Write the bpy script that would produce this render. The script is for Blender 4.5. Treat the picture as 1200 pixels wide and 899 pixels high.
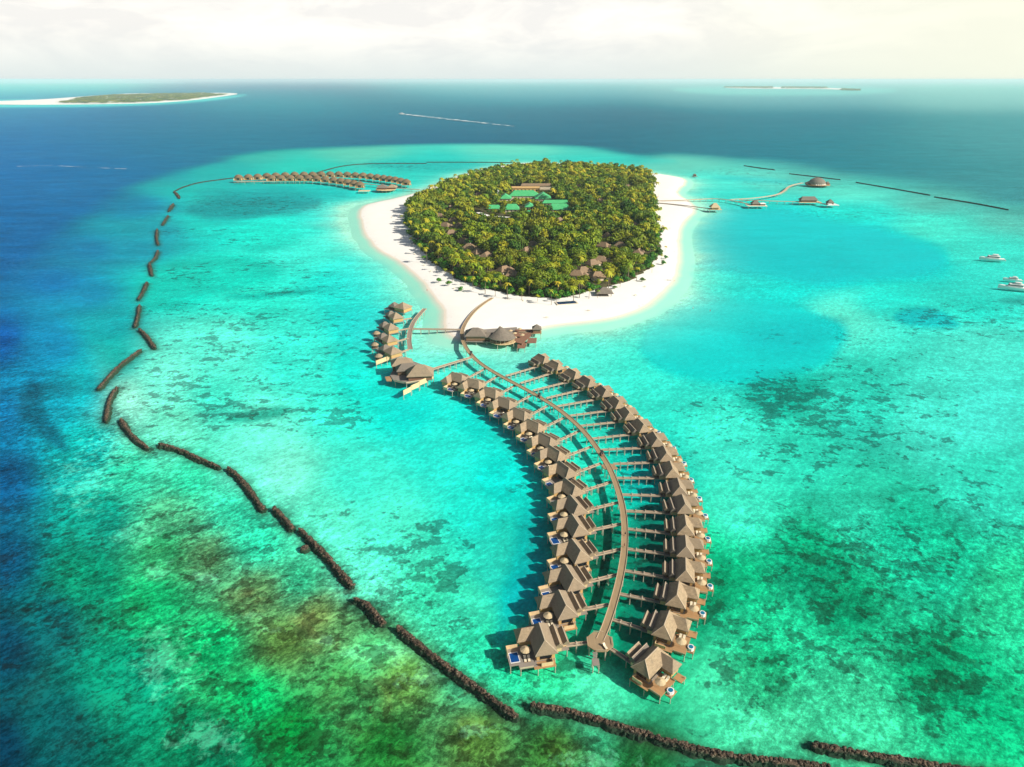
import bpy, math, random
import numpy as np
from math import sin, cos, pi, radians, sqrt, atan2

# ---------------------------------------------------------------- start
for o in list(bpy.data.objects): bpy.data.objects.remove(o)
S = bpy.context.scene
COL = S.collection
R = random.Random(7)
NR = np.random.RandomState(11)

# ---------------------------------------------------------------- camera
H = 150.0; FPX = 796.0; PITCH = math.atan(356.5/FPX)
cd = bpy.data.cameras.new('camera'); cam = bpy.data.objects.new('camera', cd); COL.objects.link(cam)
cam.location = (0, 0, H); cam.rotation_euler = (pi/2-PITCH, 0, 0)
cd.sensor_width = 36; cd.lens = FPX/1200*36; cd.clip_start = 1; cd.clip_end = 200000
S.camera = cam

# ---------------------------------------------------------------- sky, sun, exposure
SUN_EL = 33.0; SUN_AZ = -24.0          # azimuth of the sun counted from +X
W = bpy.data.worlds.new('World'); S.world = W; W.use_nodes = True
nt = W.node_tree; nt.nodes.clear()
out = nt.nodes.new('ShaderNodeOutputWorld'); bg = nt.nodes.new('ShaderNodeBackground')
sky = nt.nodes.new('ShaderNodeTexSky'); sky.sky_type = 'NISHITA'; sky.sun_disc = False
sky.sun_elevation = radians(SUN_EL); sky.sun_rotation = radians(90-SUN_AZ)
sky.dust_density = 3.0; sky.ozone_density = 1.0; sky.air_density = 1.0
bg.inputs[1].default_value = 0.06
# bright thin overcast low over the horizon, laid out by direction; clear Nishita sky higher up
def L_(a, b): nt.links.new(a, b)
tc = nt.nodes.new('ShaderNodeTexCoord'); mp = nt.nodes.new('ShaderNodeMapping'); mp.inputs['Scale'].default_value = (1.5, 1.5, 5)
n1 = nt.nodes.new('ShaderNodeTexNoise'); n1.inputs['Scale'].default_value = 4.0; n1.inputs['Detail'].default_value = 9; n1.inputs['Roughness'].default_value = .62; n1.inputs['Distortion'].default_value = .4
L_(tc.outputs['Generated'], mp.inputs[0]); L_(mp.outputs[0], n1.inputs['Vector'])
cr = nt.nodes.new('ShaderNodeValToRGB'); cr.color_ramp.elements[0].position = .40; cr.color_ramp.elements[1].position = .60
cr.color_ramp.elements[0].color = (12.8, 12.6, 12.1, 1); cr.color_ramp.elements[1].color = (15.8, 15.2, 14.0, 1)
L_(n1.outputs[0], cr.inputs[0])
sx = nt.nodes.new('ShaderNodeSeparateXYZ'); L_(tc.outputs['Generated'], sx.inputs[0])
def MR(x, a, b, c, d):
    q = nt.nodes.new('ShaderNodeMapRange'); q.interpolation_type = 'SMOOTHSTEP'; L_(x, q.inputs[0])
    for i, v in enumerate((a, b, c, d)): q.inputs[i+1].default_value = v
    return q.outputs[0]
def MX(f, a, b):
    q = nt.nodes.new('ShaderNodeMix'); q.data_type = 'RGBA'
    if isinstance(f, float): q.inputs[0].default_value = f
    else: L_(f, q.inputs[0])
    for i, x in ((6, a), (7, b)):
        if isinstance(x, tuple): q.inputs[i].default_value = (*x, 1)
        else: L_(x, q.inputs[i])
    return q.outputs[2]
low = MX(MR(sx.outputs[2], -.01, .07, 0, 1), (10.4, 11.4, 11.2), cr.outputs[0])      # greyer, cooler band at the horizon
low = MX(MR(sx.outputs[0], .05, .65, 0, .8), low, (13.4, 13.6, 10.8))               # cream towards the sun
full = MX(MR(sx.outputs[2], .09, .22, 0, 1), low, sky.outputs[0])
L_(full, bg.inputs[0]); L_(bg.outputs[0], out.inputs[0])

sl = bpy.data.lights.new('sun', 'SUN'); so = bpy.data.objects.new('sun', sl); COL.objects.link(so)
sl.energy = 5.0; sl.angle = radians(.53); sl.color = (1, .935, .82)
so.location = (300, -150, 400); so.rotation_euler = (radians(90-SUN_EL), 0, radians(90+SUN_AZ))
S.view_settings.view_transform = 'Standard'; S.view_settings.look = 'None'
S.view_settings.exposure = 0.3; S.view_settings.gamma = 1
S.render.engine = 'CYCLES'
S.cycles.max_bounces = 6; S.cycles.transparent_max_bounces = 12; S.cycles.volume_bounces = 1
S.cycles.diffuse_bounces = 2; S.cycles.glossy_bounces = 2

# ---------------------------------------------------------------- geometry of the view: pixel of the 1200x899 photo -> ground
def P(px, py, z=0.0):
    x = (px-600)/FPX; yu = (449.5-py)/FPX
    dy = cos(PITCH)+yu*sin(PITCH); dz = -sin(PITCH)+yu*cos(PITCH)
    t = (z-H)/dz
    return (x*t, dy*t)
def chart(X, Y):                        # ground -> chart coordinates used for the survey points below
    dep = Y*cos(PITCH)+H*sin(PITCH)
    return 600+FPX*X/dep, 449.5-FPX*(Y*sin(PITCH)-H*cos(PITCH))/dep
def srgb(r, g, b):
    f = lambda c: (c/255/12.92) if c <= 10 else ((c/255+.055)/1.055)**2.4
    return (f(r), f(g), f(b))
ORD = ['first','second','third','fourth','fifth','sixth','seventh','eighth','ninth','tenth','eleventh','twelfth','thirteenth','fourteenth','fifteenth','sixteenth','seventeenth','eighteenth','nineteenth','twentieth','twenty-first','twenty-second','twenty-third','twenty-fourth']

# ---------------------------------------------------------------- object helpers
def tag(o, label=None, cat=None, group=None, kind=None):
    if label: o['label'] = label
    if cat: o['category'] = cat
    if group: o['group'] = group
    if kind: o['kind'] = kind
    return o
def empty(name, loc, rz=0, label=None, cat=None, group=None):
    o = bpy.data.objects.new(name, None); COL.objects.link(o); o.empty_display_size = .5
    o.location = loc; o.rotation_euler = (0, 0, rz)
    return tag(o, label, cat, group)
def part(name, me, parent=None, loc=None):
    o = bpy.data.objects.new(name, me); COL.objects.link(o)
    if parent: o.parent = parent
    if loc: o.location = loc
    return o
KIDS = {}
def copy_tree(o, parent=None):
    c = o.copy(); COL.objects.link(c); c.parent = parent
    for ch in kids(o): copy_tree(ch, c)
    return c
def kids(o):
    return list(o.children)

class MB:
    def __init__(s): s.v = []; s.f = []
    def add(s, vs, fs):
        n = len(s.v); s.v += [tuple(v) for v in vs]; s.f += [tuple(i+n for i in f) for f in fs]; return s
    def box(s, x0, x1, y0, y1, z0, z1):
        if x0 > x1: x0, x1 = x1, x0
        if y0 > y1: y0, y1 = y1, y0
        return s.add([(x0,y0,z0),(x1,y0,z0),(x1,y1,z0),(x0,y1,z0),(x0,y0,z1),(x1,y0,z1),(x1,y1,z1),(x0,y1,z1)],
                     [(3,2,1,0),(4,5,6,7),(0,1,5,4),(1,2,6,5),(2,3,7,6),(3,0,4,7)])
    def bar(s, a, b, w, h):             # a slanted box between two points
        ax, ay, az = a; bx, by, bz = b; dx, dy = bx-ax, by-ay; L = sqrt(dx*dx+dy*dy) or 1; nx, ny = -dy/L*w/2, dx/L*w/2
        v = []
        for (x, y, z) in (a, b):
            v += [(x-nx,y-ny,z-h/2),(x+nx,y+ny,z-h/2),(x+nx,y+ny,z+h/2),(x-nx,y-ny,z+h/2)]
        return s.add(v, [(0,1,2,3),(7,6,5,4),(0,4,5,1),(1,5,6,2),(2,6,7,3),(3,7,4,0)])
    def cyl(s, x, y, r0, r1, z0, z1, n=6):
        v = [(x+r0*cos(2*pi*i/n), y+r0*sin(2*pi*i/n), z0) for i in range(n)]+[(x+r1*cos(2*pi*i/n), y+r1*sin(2*pi*i/n), z1) for i in range(n)]
        f = [(i,(i+1)%n,n+(i+1)%n,n+i) for i in range(n)]+[tuple(range(n))[::-1], tuple(range(n,2*n))]
        return s.add(v, f)
    def tube(s, pts, rad, n=6):
        v = []; f = []
        for k, (x, y, z) in enumerate(pts):
            a = pts[max(0,k-1)]; b = pts[min(len(pts)-1,k+1)]
            d = np.array(b, float)-np.array(a, float); d /= (np.linalg.norm(d) or 1)
            u = np.cross(d, (0.3,.1,1) if abs(d[2]) < .9 else (1,0,0)); u /= np.linalg.norm(u); w = np.cross(d, u)
            for i in range(n):
                q = np.array((x,y,z))+rad[k]*(cos(2*pi*i/n)*u+sin(2*pi*i/n)*w); v.append(tuple(q))
        for k in range(len(pts)-1):
            for i in range(n): f.append((k*n+i, k*n+(i+1)%n, (k+1)*n+(i+1)%n, (k+1)*n+i))
        f += [tuple(range(n))[::-1], tuple(range(len(v)-n, len(v)))]
        return s.add(v, f)
    def poly(s, pts, z0, z1):           # prism on a convex outline
        n = len(pts)
        a = sum(pts[i][0]*pts[(i+1)%n][1]-pts[(i+1)%n][0]*pts[i][1] for i in range(n))
        if a < 0: pts = pts[::-1]
        v = [(x,y,z0) for x,y in pts]+[(x,y,z1) for x,y in pts]
        return s.add(v, [(i,(i+1)%n,n+(i+1)%n,n+i) for i in range(n)]+[tuple(range(n))[::-1], tuple(range(n,2*n))])
    def hip(s, x0, x1, y0, y1, ze, zr, axis, i0, i1, t=.22, off=0.0):
        # hipped (inset>0) or gabled (inset=0) roof with an eave board of thickness t; off shifts the ridge across
        if x0 > x1: x0, x1 = x1, x0
        if y0 > y1: y0, y1 = y1, y0
        if axis == 'y':
            c = (x0+x1)/2+off; r0 = (c, y0+i0, zr); r1 = (c, y1-i1, zr)
        else:
            c = (y0+y1)/2+off; r0 = (x0+i0, c, zr); r1 = (x1-i1, c, zr)
        v = [(x0,y0,ze),(x1,y0,ze),(x1,y1,ze),(x0,y1,ze),(x0,y0,ze-t),(x1,y0,ze-t),(x1,y1,ze-t),(x0,y1,ze-t), r0, r1]
        if axis == 'y': f = [(0,1,8),(1,2,9,8),(2,3,9),(3,0,8,9)]
        else: f = [(0,1,9,8),(1,2,9),(2,3,8,9),(3,0,8)]
        f += [(4,5,1,0),(5,6,2,1),(6,7,3,2),(7,4,0,3),(7,6,5,4)]
        return s.add(v, f)
    def mesh(s, name, m, smooth=False):
        me = bpy.data.meshes.new(name); me.from_pydata(s.v, [], s.f)
        me.materials.append(m)
        if smooth: me.polygons.foreach_set('use_smooth', [True]*len(me.polygons))
        me.update(); return me
    def build(s, name, m, parent=None, smooth=False, loc=None):
        return part(name, s.mesh(name, m, smooth), parent, loc)

# ---------------------------------------------------------------- materials
class NT:
    def __init__(s, name):
        s.m = bpy.data.materials.new(name); s.m.use_nodes = True; s.t = s.m.node_tree; s.t.nodes.clear()
        s.o = s.n('ShaderNodeOutputMaterial')
    def n(s, k, **kw):
        q = s.t.nodes.new(k)
        for a, b in kw.items(): setattr(q, a, b)
        return q
    def l(s, a, b): s.t.links.new(a, b)
    def val(s, sock, x):
        if hasattr(x, 'bl_idname') or hasattr(x, 'is_output'): s.l(x, sock)
        else: sock.default_value = x
    def math(s, op, a, b=0.0, c=None, clamp=False):
        q = s.n('ShaderNodeMath', operation=op); q.use_clamp = clamp
        s.val(q.inputs[0], a); s.val(q.inputs[1], b)
        if c is not None: s.val(q.inputs[2], c)
        return q.outputs[0]
    def mix(s, f, a, b, mode='MIX'):
        q = s.n('ShaderNodeMix', data_type='RGBA', blend_type=mode)
        s.val(q.inputs[0], f)
        for i, x in ((6, a), (7, b)):
            if isinstance(x, tuple): q.inputs[i].default_value = (*x[:3], 1)
            else: s.l(x, q.inputs[i])
        return q.outputs[2]
    def noise(s, vec, scale, detail=4, rough=.55, dist=0.0, out=0):
        q = s.n('ShaderNodeTexNoise'); q.inputs['Scale'].default_value = scale; q.inputs['Detail'].default_value = detail
        q.inputs['Roughness'].default_value = rough; q.inputs['Distortion'].default_value = dist
        if vec is not None: s.l(vec, q.inputs['Vector'])
        return q.outputs[out]
    def mapping(s, vec, sc=(1,1,1), rot=(0,0,0), loc=(0,0,0)):
        q = s.n('ShaderNodeMapping'); q.inputs['Scale'].default_value = sc; q.inputs['Rotation'].default_value = rot; q.inputs['Location'].default_value = loc
        s.l(vec, q.inputs[0]); return q.outputs[0]
    def step(s, x, a, b):
        q = s.n('ShaderNodeMapRange', interpolation_type='SMOOTHSTEP'); s.val(q.inputs[0], x); s.val(q.inputs[1], a); s.val(q.inputs[2], b)
        return q.outputs[0]
    def attr(s, name, out='Fac'):
        q = s.n('ShaderNodeAttribute', attribute_name=name); return q.outputs[out]
    def bsdf(s, col, rough=.8, spec=.3, normal=None, **kw):
        q = s.n('ShaderNodeBsdfPrincipled')
        if isinstance(col, tuple): q.inputs['Base Color'].default_value = (*col[:3], 1)
        else: s.l(col, q.inputs['Base Color'])
        s.val(q.inputs['Roughness'], rough); q.inputs['Specular IOR Level'].default_value = spec
        if normal is not None: s.l(normal, q.inputs['Normal'])
        for k, v in kw.items(): q.inputs[k].default_value = v
        s.l(q.outputs[0], s.o.inputs[0]); return q
    def bump(s, h, st, dist=.1):
        q = s.n('ShaderNodeBump'); q.inputs['Strength'].default_value = st; q.inputs['Distance'].default_value = dist
        s.l(h, q.inputs['Height']); return q.outputs[0]

def simple(name, col, rough=.7, spec=.3, vary=.25, scale=1.5):
    k = NT(name); g = k.n('ShaderNodeNewGeometry'); n = k.noise(g.outputs['Position'], scale, 5, .6)
    a = tuple(c*(1-vary) for c in col); b = tuple(min(1, c*(1+vary)) for c in col)
    k.bsdf(k.mix(n, a, b), rough, spec); return k.m
def planks(name, col, across='x', pitch=.3, rough=.75, vary=.3):
    k = NT(name); tcn = k.n('ShaderNodeTexCoord').outputs['Object']
    g = k.n('ShaderNodeNewGeometry')
    sc = (1/pitch, .06, .06) if across == 'x' else (.06, 1/pitch, .06)
    nz = k.noise(k.mapping(tcn, sc), 1.0, 2, .5)
    big = k.noise(g.outputs['Position'], .35, 5, .6)
    f = k.math('ADD', k.math('MULTIPLY', nz, .6), k.math('MULTIPLY', big, .5))
    a = tuple(c*(1-vary) for c in col); b = tuple(min(1, c*(1+vary)) for c in col)
    c = k.mix(f, a, b); rd = k.n('ShaderNodeObjectInfo').outputs['Random']
    c = k.mix(k.math('MULTIPLY', rd, .18), c, (.25, .22, .19))
    k.bsdf(c, rough, .3, k.bump(nz, .5, .08)); return k.m
def thatch_mat(name, col, warm):
    k = NT(name); g = k.n('ShaderNodeNewGeometry'); pos = g.outputs['Position']
    rd = k.n('ShaderNodeObjectInfo').outputs['Random']
    n = k.noise(k.mapping(pos, (1,1,2.6)), .8, 8, .7)
    fine = k.noise(k.mapping(pos, (.6,.6,5)), 2.2, 4, .8)
    c = k.mix(k.step(n, .3, .72), tuple(x*.72 for x in col), tuple(x*1.25 for x in col))
    c = k.mix(k.math('MULTIPLY', rd, .8), c, warm)
    c = k.mix(k.step(fine, .35, .75), c, tuple(x*.62 for x in col))
    st = k.step(k.noise(pos, .30, 7, .75), .50, .72)
    c = k.mix(k.math('MULTIPLY', st, .5), c, (.13, .115, .095))
    k.bsdf(c, .95, .1, k.bump(fine, .8, .25)); return k.m
M = {}
M['thatch'] = thatch_mat('thatch', (.44, .335, .215), (.30, .245, .185))
M['thatch_grey'] = thatch_mat('thatch_grey', (.26, .22, .175), (.21, .185, .16))
M['thatch_pink'] = thatch_mat('thatch_brown', (.36, .245, .15), (.26, .19, .13))
M['thatch_far'] = thatch_mat('thatch_brown_dark', (.21, .145, .085), (.26, .18, .10))
M['straw'] = simple('straw', (.52, .41, .25), .9, .1, .25, 3)
M['ridge'] = simple('ridge_board', (.55, .45, .32), .8, .2, .2, 2)
M['deck'] = planks('deck_planks', (.40, .23, .10), 'y', .35)
M['deck_grey'] = planks('weathered_planks', (.26, .225, .19), 'y', .35)
M['pier'] = planks('pier_planks', (.33, .235, .13), 'x', .6)
M['bridge'] = planks('bridge_planks', (.30, .235, .18), 'x', .6)
M['rail'] = simple('rail_wood', (.52, .41, .28), .7, .3, .2, 2)
M['wood'] = simple('honey_wood', (.50, .32, .13), .65, .3, .25, 1.5)
M['wood_pale'] = planks('pale_screen_boards', (.68, .50, .27), 'x', .4)
M['wood_red'] = planks('red_wood', (.24, .115, .065), 'x', .35)
M['wood_dark'] = simple('dark_wood', (.12, .075, .045), .7, .3, .3, 1.5)
M['stilt'] = simple('stilt_wood', (.50, .43, .34), .8, .2, .25, 1)
M['white'] = simple('white_paint', (.80, .79, .76), .5, .4, .05, 2)
M['cloth'] = simple('pale_canvas', (.80, .71, .52), .9, .1, .08, 3)
M['red'] = simple('red_cloth', (.55, .05, .03), .8, .2, .15, 2)
M['orange'] = simple('orange_paint', (.75, .18, .03), .5, .4, .1, 2)
M['dark'] = simple('dark_cloth', (.03, .03, .035), .8, .2, .2, 3)
M['skin'] = simple('skin', (.40, .22, .14), .6, .3, .08, 8)
M['glass'] = simple('dark_glass', (.015, .02, .025), .1, .6, .2, 2)
M['pool'] = simple('pool_water', (.004, .06, .24), .05, .6, .3, 1.2)
M['pool_teal'] = simple('tub_water', (.01, .17, .30), .05, .6, .3, 1.2)
M['trunk'] = simple('bark', (.22, .17, .12), .9, .1, .3, 2)
M['trunk_dark'] = simple('dark_bark', (.09, .065, .045), .9, .1, .3, 2)
M['tan_wall'] = simple('ochre_render', (.62, .40, .16), .85, .2, .15, .5)
M['cream_wall'] = simple('cream_render', (.66, .58, .44), .85, .2, .12, .5)
M['steel'] = simple('galvanised_steel', (.45, .46, .47), .45, .5, .1, 2)
def green_roof():
    k = NT('green_sheet_roof'); tcn = k.n('ShaderNodeTexCoord').outputs['Object']
    w = k.n('ShaderNodeTexWave'); w.inputs['Scale'].default_value = .5; w.inputs['Distortion'].default_value = .2; k.l(tcn, w.inputs[0])
    g = k.n('ShaderNodeNewGeometry'); n = k.noise(g.outputs['Position'], .25, 6, .65)
    c = k.mix(n, (.03, .36, .12), (.13, .60, .24)); c = k.mix(k.math('MULTIPLY', w.outputs[1], .25), c, (.03, .20, .10))
    k.bsdf(c, .5, .4); return k.m
M['green_roof'] = green_roof()
def leaf_mat(name, cols, by_attr):
    k = NT(name)
    if by_attr: rd = k.attr('tint')
    else: rd = k.n('ShaderNodeObjectInfo').outputs['Random']
    ramp = k.n('ShaderNodeValToRGB'); els = ramp.color_ramp.elements
    els[0].position = 0; els[0].color = (*cols[0], 1); els[1].position = 1; els[1].color = (*cols[-1], 1)
    for i, c in enumerate(cols[1:-1]): e = els.new((i+1)/(len(cols)-1)); e.color = (*c, 1)
    k.l(rd, ramp.inputs[0])
    g = k.n('ShaderNodeNewGeometry'); n = k.noise(g.outputs['Position'], .9, 3, .6)
    c = k.mix(n, (.5, .5, .5), (1.6, 1.6, 1.5)); c = k.mix(1.0, ramp.outputs[0], c, 'MULTIPLY')
    big = k.step(k.noise(g.outputs['Position'], .022, 3, .5), .5, .68)
    c = k.mix(k.math('MULTIPLY', big, .35), c, (.24, .20, .012))
    k.bsdf(c, .6, .2); return k.m
BROAD = [(.022,.075,.006), (.11,.20,.007), (.21,.27,.008), (.03,.105,.008), (.33,.32,.012), (.06,.15,.008)]
PALM = [(.20,.27,.012), (.36,.34,.014), (.14,.26,.012), (.46,.36,.02)]
SHRUB = [(.035,.19,.012), (.06,.24,.012), (.025,.12,.014), (.11,.25,.015)]
M['leaf'] = leaf_mat('leaves', BROAD, False); M['leaf_s'] = leaf_mat('leaves_mass', BROAD, True)
M['palm'] = leaf_mat('palm_fronds', PALM, False); M['palm_s'] = leaf_mat('palm_fronds_mass', PALM, True)
M['shrub'] = leaf_mat('shrub_leaves', SHRUB, False)

# ================================================================= SEA BED
# survey of the bed: chart position and the colour the water column over the bed shows there
SURVEY = """
-300 130 40 140 190|0 132 45 140 190|100 150 20 118 175|-300 200 0 100 180|0 200 0 112 192|-300 300 0 85 165|0 300 0 92 175|60 260 0 102 172|-200 420 0 60 130|0 400 0 100 170|60 330 0 130 185
-200 520 0 60 100|0 480 0 120 165|0 560 0 92 135|-100 650 0 70 100|0 650 0 82 112|0 750 0 72 92|-200 850 0 40 60|0 870 0 58 76|60 720 0 100 102|60 850 0 88 88|-50 1000 0 40 55|150 1000 0 90 70|400 1000 30 100 50|700 1000 50 100 45|1000 1000 20 150 100
150 178 20 118 172|250 150 28 125 170|400 140 50 132 160|600 150 60 125 148|300 120 75 158 185|600 110 110 165 178|900 112 130 178 180|900 160 66 132 145|1100 180 70 138 146|1190 222 82 148 150|1400 200 85 150 150|1190 112 150 195 188|1190 160 96 158 160|600 162 32 104 134|450 160 12 104 146|750 160 50 118 135|750 172 40 112 132|340 160 14 112 155|1000 190 70 140 145
200 196 50 160 175|220 185 34 140 170|150 240 8 142 175|180 270 14 160 172|150 290 10 155 175|100 290 0 138 180|100 345 8 148 185|60 400 10 148 190|130 380 22 165 170|100 450 18 178 185|60 460 8 150 170|30 440 5 140 175|140 420 30 175 165
300 180 84 195 180|420 176 112 205 180|600 178 120 215 190|800 192 120 205 184|950 206 118 200 180|1100 232 112 196 178|1190 255 110 200 180|1400 280 110 200 180|500 190 60 205 190|350 195 60 205 185|700 186 90 210 190|250 200 55 185 178
240 225 20 190 180|250 262 10 212 195|300 270 55 230 205|400 250 8 220 205|400 225 10 215 200|350 300 78 236 212|280 320 60 228 200|230 330 40 215 190|420 330 18 230 215|200 340 30 205 185|300 350 62 228 200|250 400 112 245 215|350 420 75 236 210|185 440 135 250 218|148 462 180 252 220|200 500 130 245 205|250 470 80 226 196|300 510 125 245 212|400 480 70 236 206|330 550 145 251 216|280 540 120 240 205|420 560 80 242 212|450 620 95 246 208|390 610 110 246 205|420 670 110 246 205|500 700 75 228 175|560 760 55 216 165|520 520 55 235 212|560 600 45 226 202|590 560 20 215 200|575 660 55 222 195|610 690 8 188 180|540 700 75 230 185|600 770 40 205 150
450 260 30 225 210|440 310 40 230 212|480 330 90 235 210|500 400 120 240 218|540 420 80 236 210|480 470 10 222 208|430 440 20 225 205|430 380 15 215 205|560 480 25 225 208
620 460 70 232 208|680 560 55 228 195|700 600 25 195 160|690 640 10 160 125|700 700 8 150 112|760 690 8 135 105|760 650 8 140 112|760 560 10 190 180|780 600 10 170 150|740 770 30 180 130|700 800 90 230 175|640 790 60 215 150
600 412 130 240 214|650 400 110 235 210|700 400 90 232 208|760 420 70 230 205|850 520 78 236 206|860 590 80 235 198|835 640 40 205 150|870 670 30 180 125|900 740 45 202 145|850 810 85 230 172|950 640 35 165 120|1000 700 38 170 120|1060 620 40 190 150|1100 650 40 192 148|1000 590 60 210 172|1150 560 65 212 182|1100 480 85 222 198|1000 470 60 208 182|1180 700 55 205 148|1100 780 30 165 112|1180 860 35 180 122|1000 845 80 225 165|900 850 90 230 170|1150 400 95 225 202|1195 340 75 220 200|1350 450 80 215 190|1400 700 40 180 130|1150 480 90 228 208|950 520 60 212 180
850 280 0 192 200|900 262 0 205 205|1000 280 0 198 200|1060 305 0 200 196|950 310 0 200 200|840 300 0 198 200|1000 250 60 222 205|850 400 24 208 200|900 335 45 226 212|800 352 14 212 204|910 390 15 205 200|780 400 60 225 205|990 370 110 232 205|1040 345 60 225 205
860 232 70 220 202|1000 222 112 225 200|1100 265 90 225 200|1150 290 80 222 200|820 212 90 225 205|900 205 120 220 198|1150 360 60 215 195|820 325 50 225 205|830 260 0 205 205
100 520 20 168 160|150 550 60 190 150|120 600 20 150 130|200 600 90 172 124|240 645 100 148 98|300 690 112 146 90|370 715 142 150 80|330 745 110 140 70|100 680 10 145 110|180 700 35 182 112|250 750 25 195 115|150 790 8 140 108|300 810 25 180 100|250 870 8 115 80|400 790 70 150 80|470 790 112 150 70|450 870 45 125 55|560 860 95 128 58|640 872 66 112 50|750 888 40 105 55|300 630 55 212 165|270 600 60 215 170|350 680 60 190 140|400 735 110 165 100|430 760 80 180 110|340 850 20 130 60|190 640 60 165 105|220 560 60 215 165"""
pts = []; cols = []
for tok in SURVEY.replace('\n', '|').split('|'):
    if tok.strip():
        a = [float(q) for q in tok.split()]
        if a[1] < 168 or (a[0] < 110 and a[1] < 330 and a[0] < (330-a[1])*1.1): continue
        pts.append(a[:2]); cols.append(srgb(*a[2:]))
pts = np.array(pts); cols = np.array(cols)

def chaikin(p, n=3, closed=True):
    p = np.array(p, float)
    for _ in range(n):
        if closed: q = np.roll(p, -1, 0); p = np.stack([.75*p+.25*q, .25*p+.75*q], 1).reshape(-1, 2)
        else:
            a = p[:-1]; b = p[1:]; m = np.stack([.75*a+.25*b, .25*a+.75*b], 1).reshape(-1, 2); p = np.vstack([p[:1], m, p[-1:]])
    return p
def sdf(X, Y, poly):                    # signed distance, positive inside
    d2 = np.full(X.shape, 1e18); ins = np.zeros(X.shape, bool)
    n = len(poly)
    for i in range(n):
        ax, ay = poly[i]; bx, by = poly[(i+1) % n]; ex, ey = bx-ax, by-ay; L = ex*ex+ey*ey+1e-9
        t = np.clip(((X-ax)*ex+(Y-ay)*ey)/L, 0, 1); dx = X-ax-t*ex; dy = Y-ay-t*ey
        d2 = np.minimum(d2, dx*dx+dy*dy)
        c = ((ay > Y) != (by > Y)); ins ^= c & (X < ex*(Y-ay)/(ey if ey else 1e-9)+ax)
    d = np.sqrt(d2); return np.where(ins, d, -d)
# value noise on the ground for irregular edges
GRD = NR.rand(6, 256, 256)
def vnoise(X, Y, L, k=0):
    u = X/L+37.3*k; v = Y/L+11.7*k; iu = np.floor(u).astype(int); iv = np.floor(v).astype(int); fu = u-iu; fv = v-iv
    fu = fu*fu*(3-2*fu); fv = fv*fv*(3-2*fv); g = GRD[k % 6]
    a = g[iu % 256, iv % 256]; b = g[(iu+1) % 256, iv % 256]; c = g[iu % 256, (iv+1) % 256]; d = g[(iu+1) % 256, (iv+1) % 256]
    return (a*(1-fu)+b*fu)*(1-fv)+(c*(1-fu)+d*fu)*fv
def fbm(X, Y, L, k=0): return (vnoise(X,Y,L,k)*.5+vnoise(X,Y,L/2,k+1)*.3+vnoise(X,Y,L/4,k+2)*.2)*2-1

SHORE_PX = [(470,231),(446,236),(428,240),(420,249),(424,263),(431,279),(444,294),(462,303),(480,316),(496,330),(505,343),(514,354),(521,366),(519,380),(524,392),(540,398),(558,399),(575,398),(600,390),(628,386),(650,381),(682,378),(712,375),(742,367),(766,354),(784,337),(794,318),(796,300),(795,282),(797,266),(808,254),(816,245),(808,236),(796,230),(792,224),(803,216),(802,209),(786,206),(766,203),(730,198),(690,194),(650,191),(615,190.5),(585,194),(562,200),(540,205),(515,215),(495,224)]
SHORE = chaikin([P(x, y) for x, y in SHORE_PX], 2)
VEG_PX = [(473,264),(484,284),(500,303),(516,318),(538,331),(556,339),(574,345),(600,350),(640,355),(668,350),(702,343),(735,333),(758,322),(773,305),(775,288),(768,262),(764,240),(766,222),(762,208),(724,203),(662,200),(622,200),(590,204),(560,211),(524,223),(492,240),(476,253)]
VEG = chaikin([P(x, y) for x, y in VEG_PX], 2)

# step of the chart grid: close rows near the camera, wide rows far out
py = np.concatenate([np.array([94.6, 95.2, 96, 97, 98]), np.arange(99, 260, 1.5), np.arange(260, 1080, 2.2)])
px = np.arange(-420, 1622, 2.6)
GX, GY = np.meshgrid(px, py)
xx = (GX-600)/FPX; yu = (449.5-GY)/FPX; dzz = -sin(PITCH)+yu*cos(PITCH); tt = -H/dzz
WX = xx*tt; WY = (cos(PITCH)+yu*sin(PITCH))*tt
wob = np.clip(WY/25, 10, 60)
QX = GX+fbm(WX, WY, 90, 0)*9; QY = GY+fbm(WX, WY, 90, 3)*6*np.clip((GY-150)/250, .08, 1)
num = np.zeros(GX.shape+(3,)); den = np.zeros(GX.shape)
for (a, b), c in zip(pts, cols):
    # y distances count more where the chart is compressed by distance
    sy = 1.0 if b > 420 else (1.0+(420-b)/80.0)
    d2 = ((QX-a)**2+((QY-b)*sy)**2)/900.0
    w = 1/(d2+.45)**1.9
    num += w[..., None]*c; den += w
base = num/den[..., None]
OCEAN = "0 100 150 200 208|0 112 80 165 198|0 130 42 140 192|0 160 18 116 184|0 200 4 110 190|0 250 0 100 178|0 300 0 92 168|0 350 0 94 170|0 400 0 88 162|-200 300 0 80 150|-200 450 0 70 140|100 150 25 116 176|100 200 5 108 176|100 250 0 100 166|200 150 25 118 168|200 180 10 110 165|300 120 72 152 182|300 150 35 125 162|300 165 14 112 155|450 130 60 135 160|450 158 15 104 146|600 100 150 190 192|600 110 110 165 178|600 140 62 130 150|600 162 32 104 134|750 160 50 118 135|900 100 165 198 192|900 112 130 178 180|900 150 72 135 148|900 180 58 124 140|1050 190 70 138 146|1190 112 152 195 188|1190 160 96 158 160|1190 222 82 148 150|1400 200 90 155 152|1400 300 85 150 150|-150 560 0 70 120|-150 700 0 58 95|-150 900 0 45 65"
on = np.zeros(GX.shape+(3,)); od = np.zeros(GX.shape)
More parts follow.
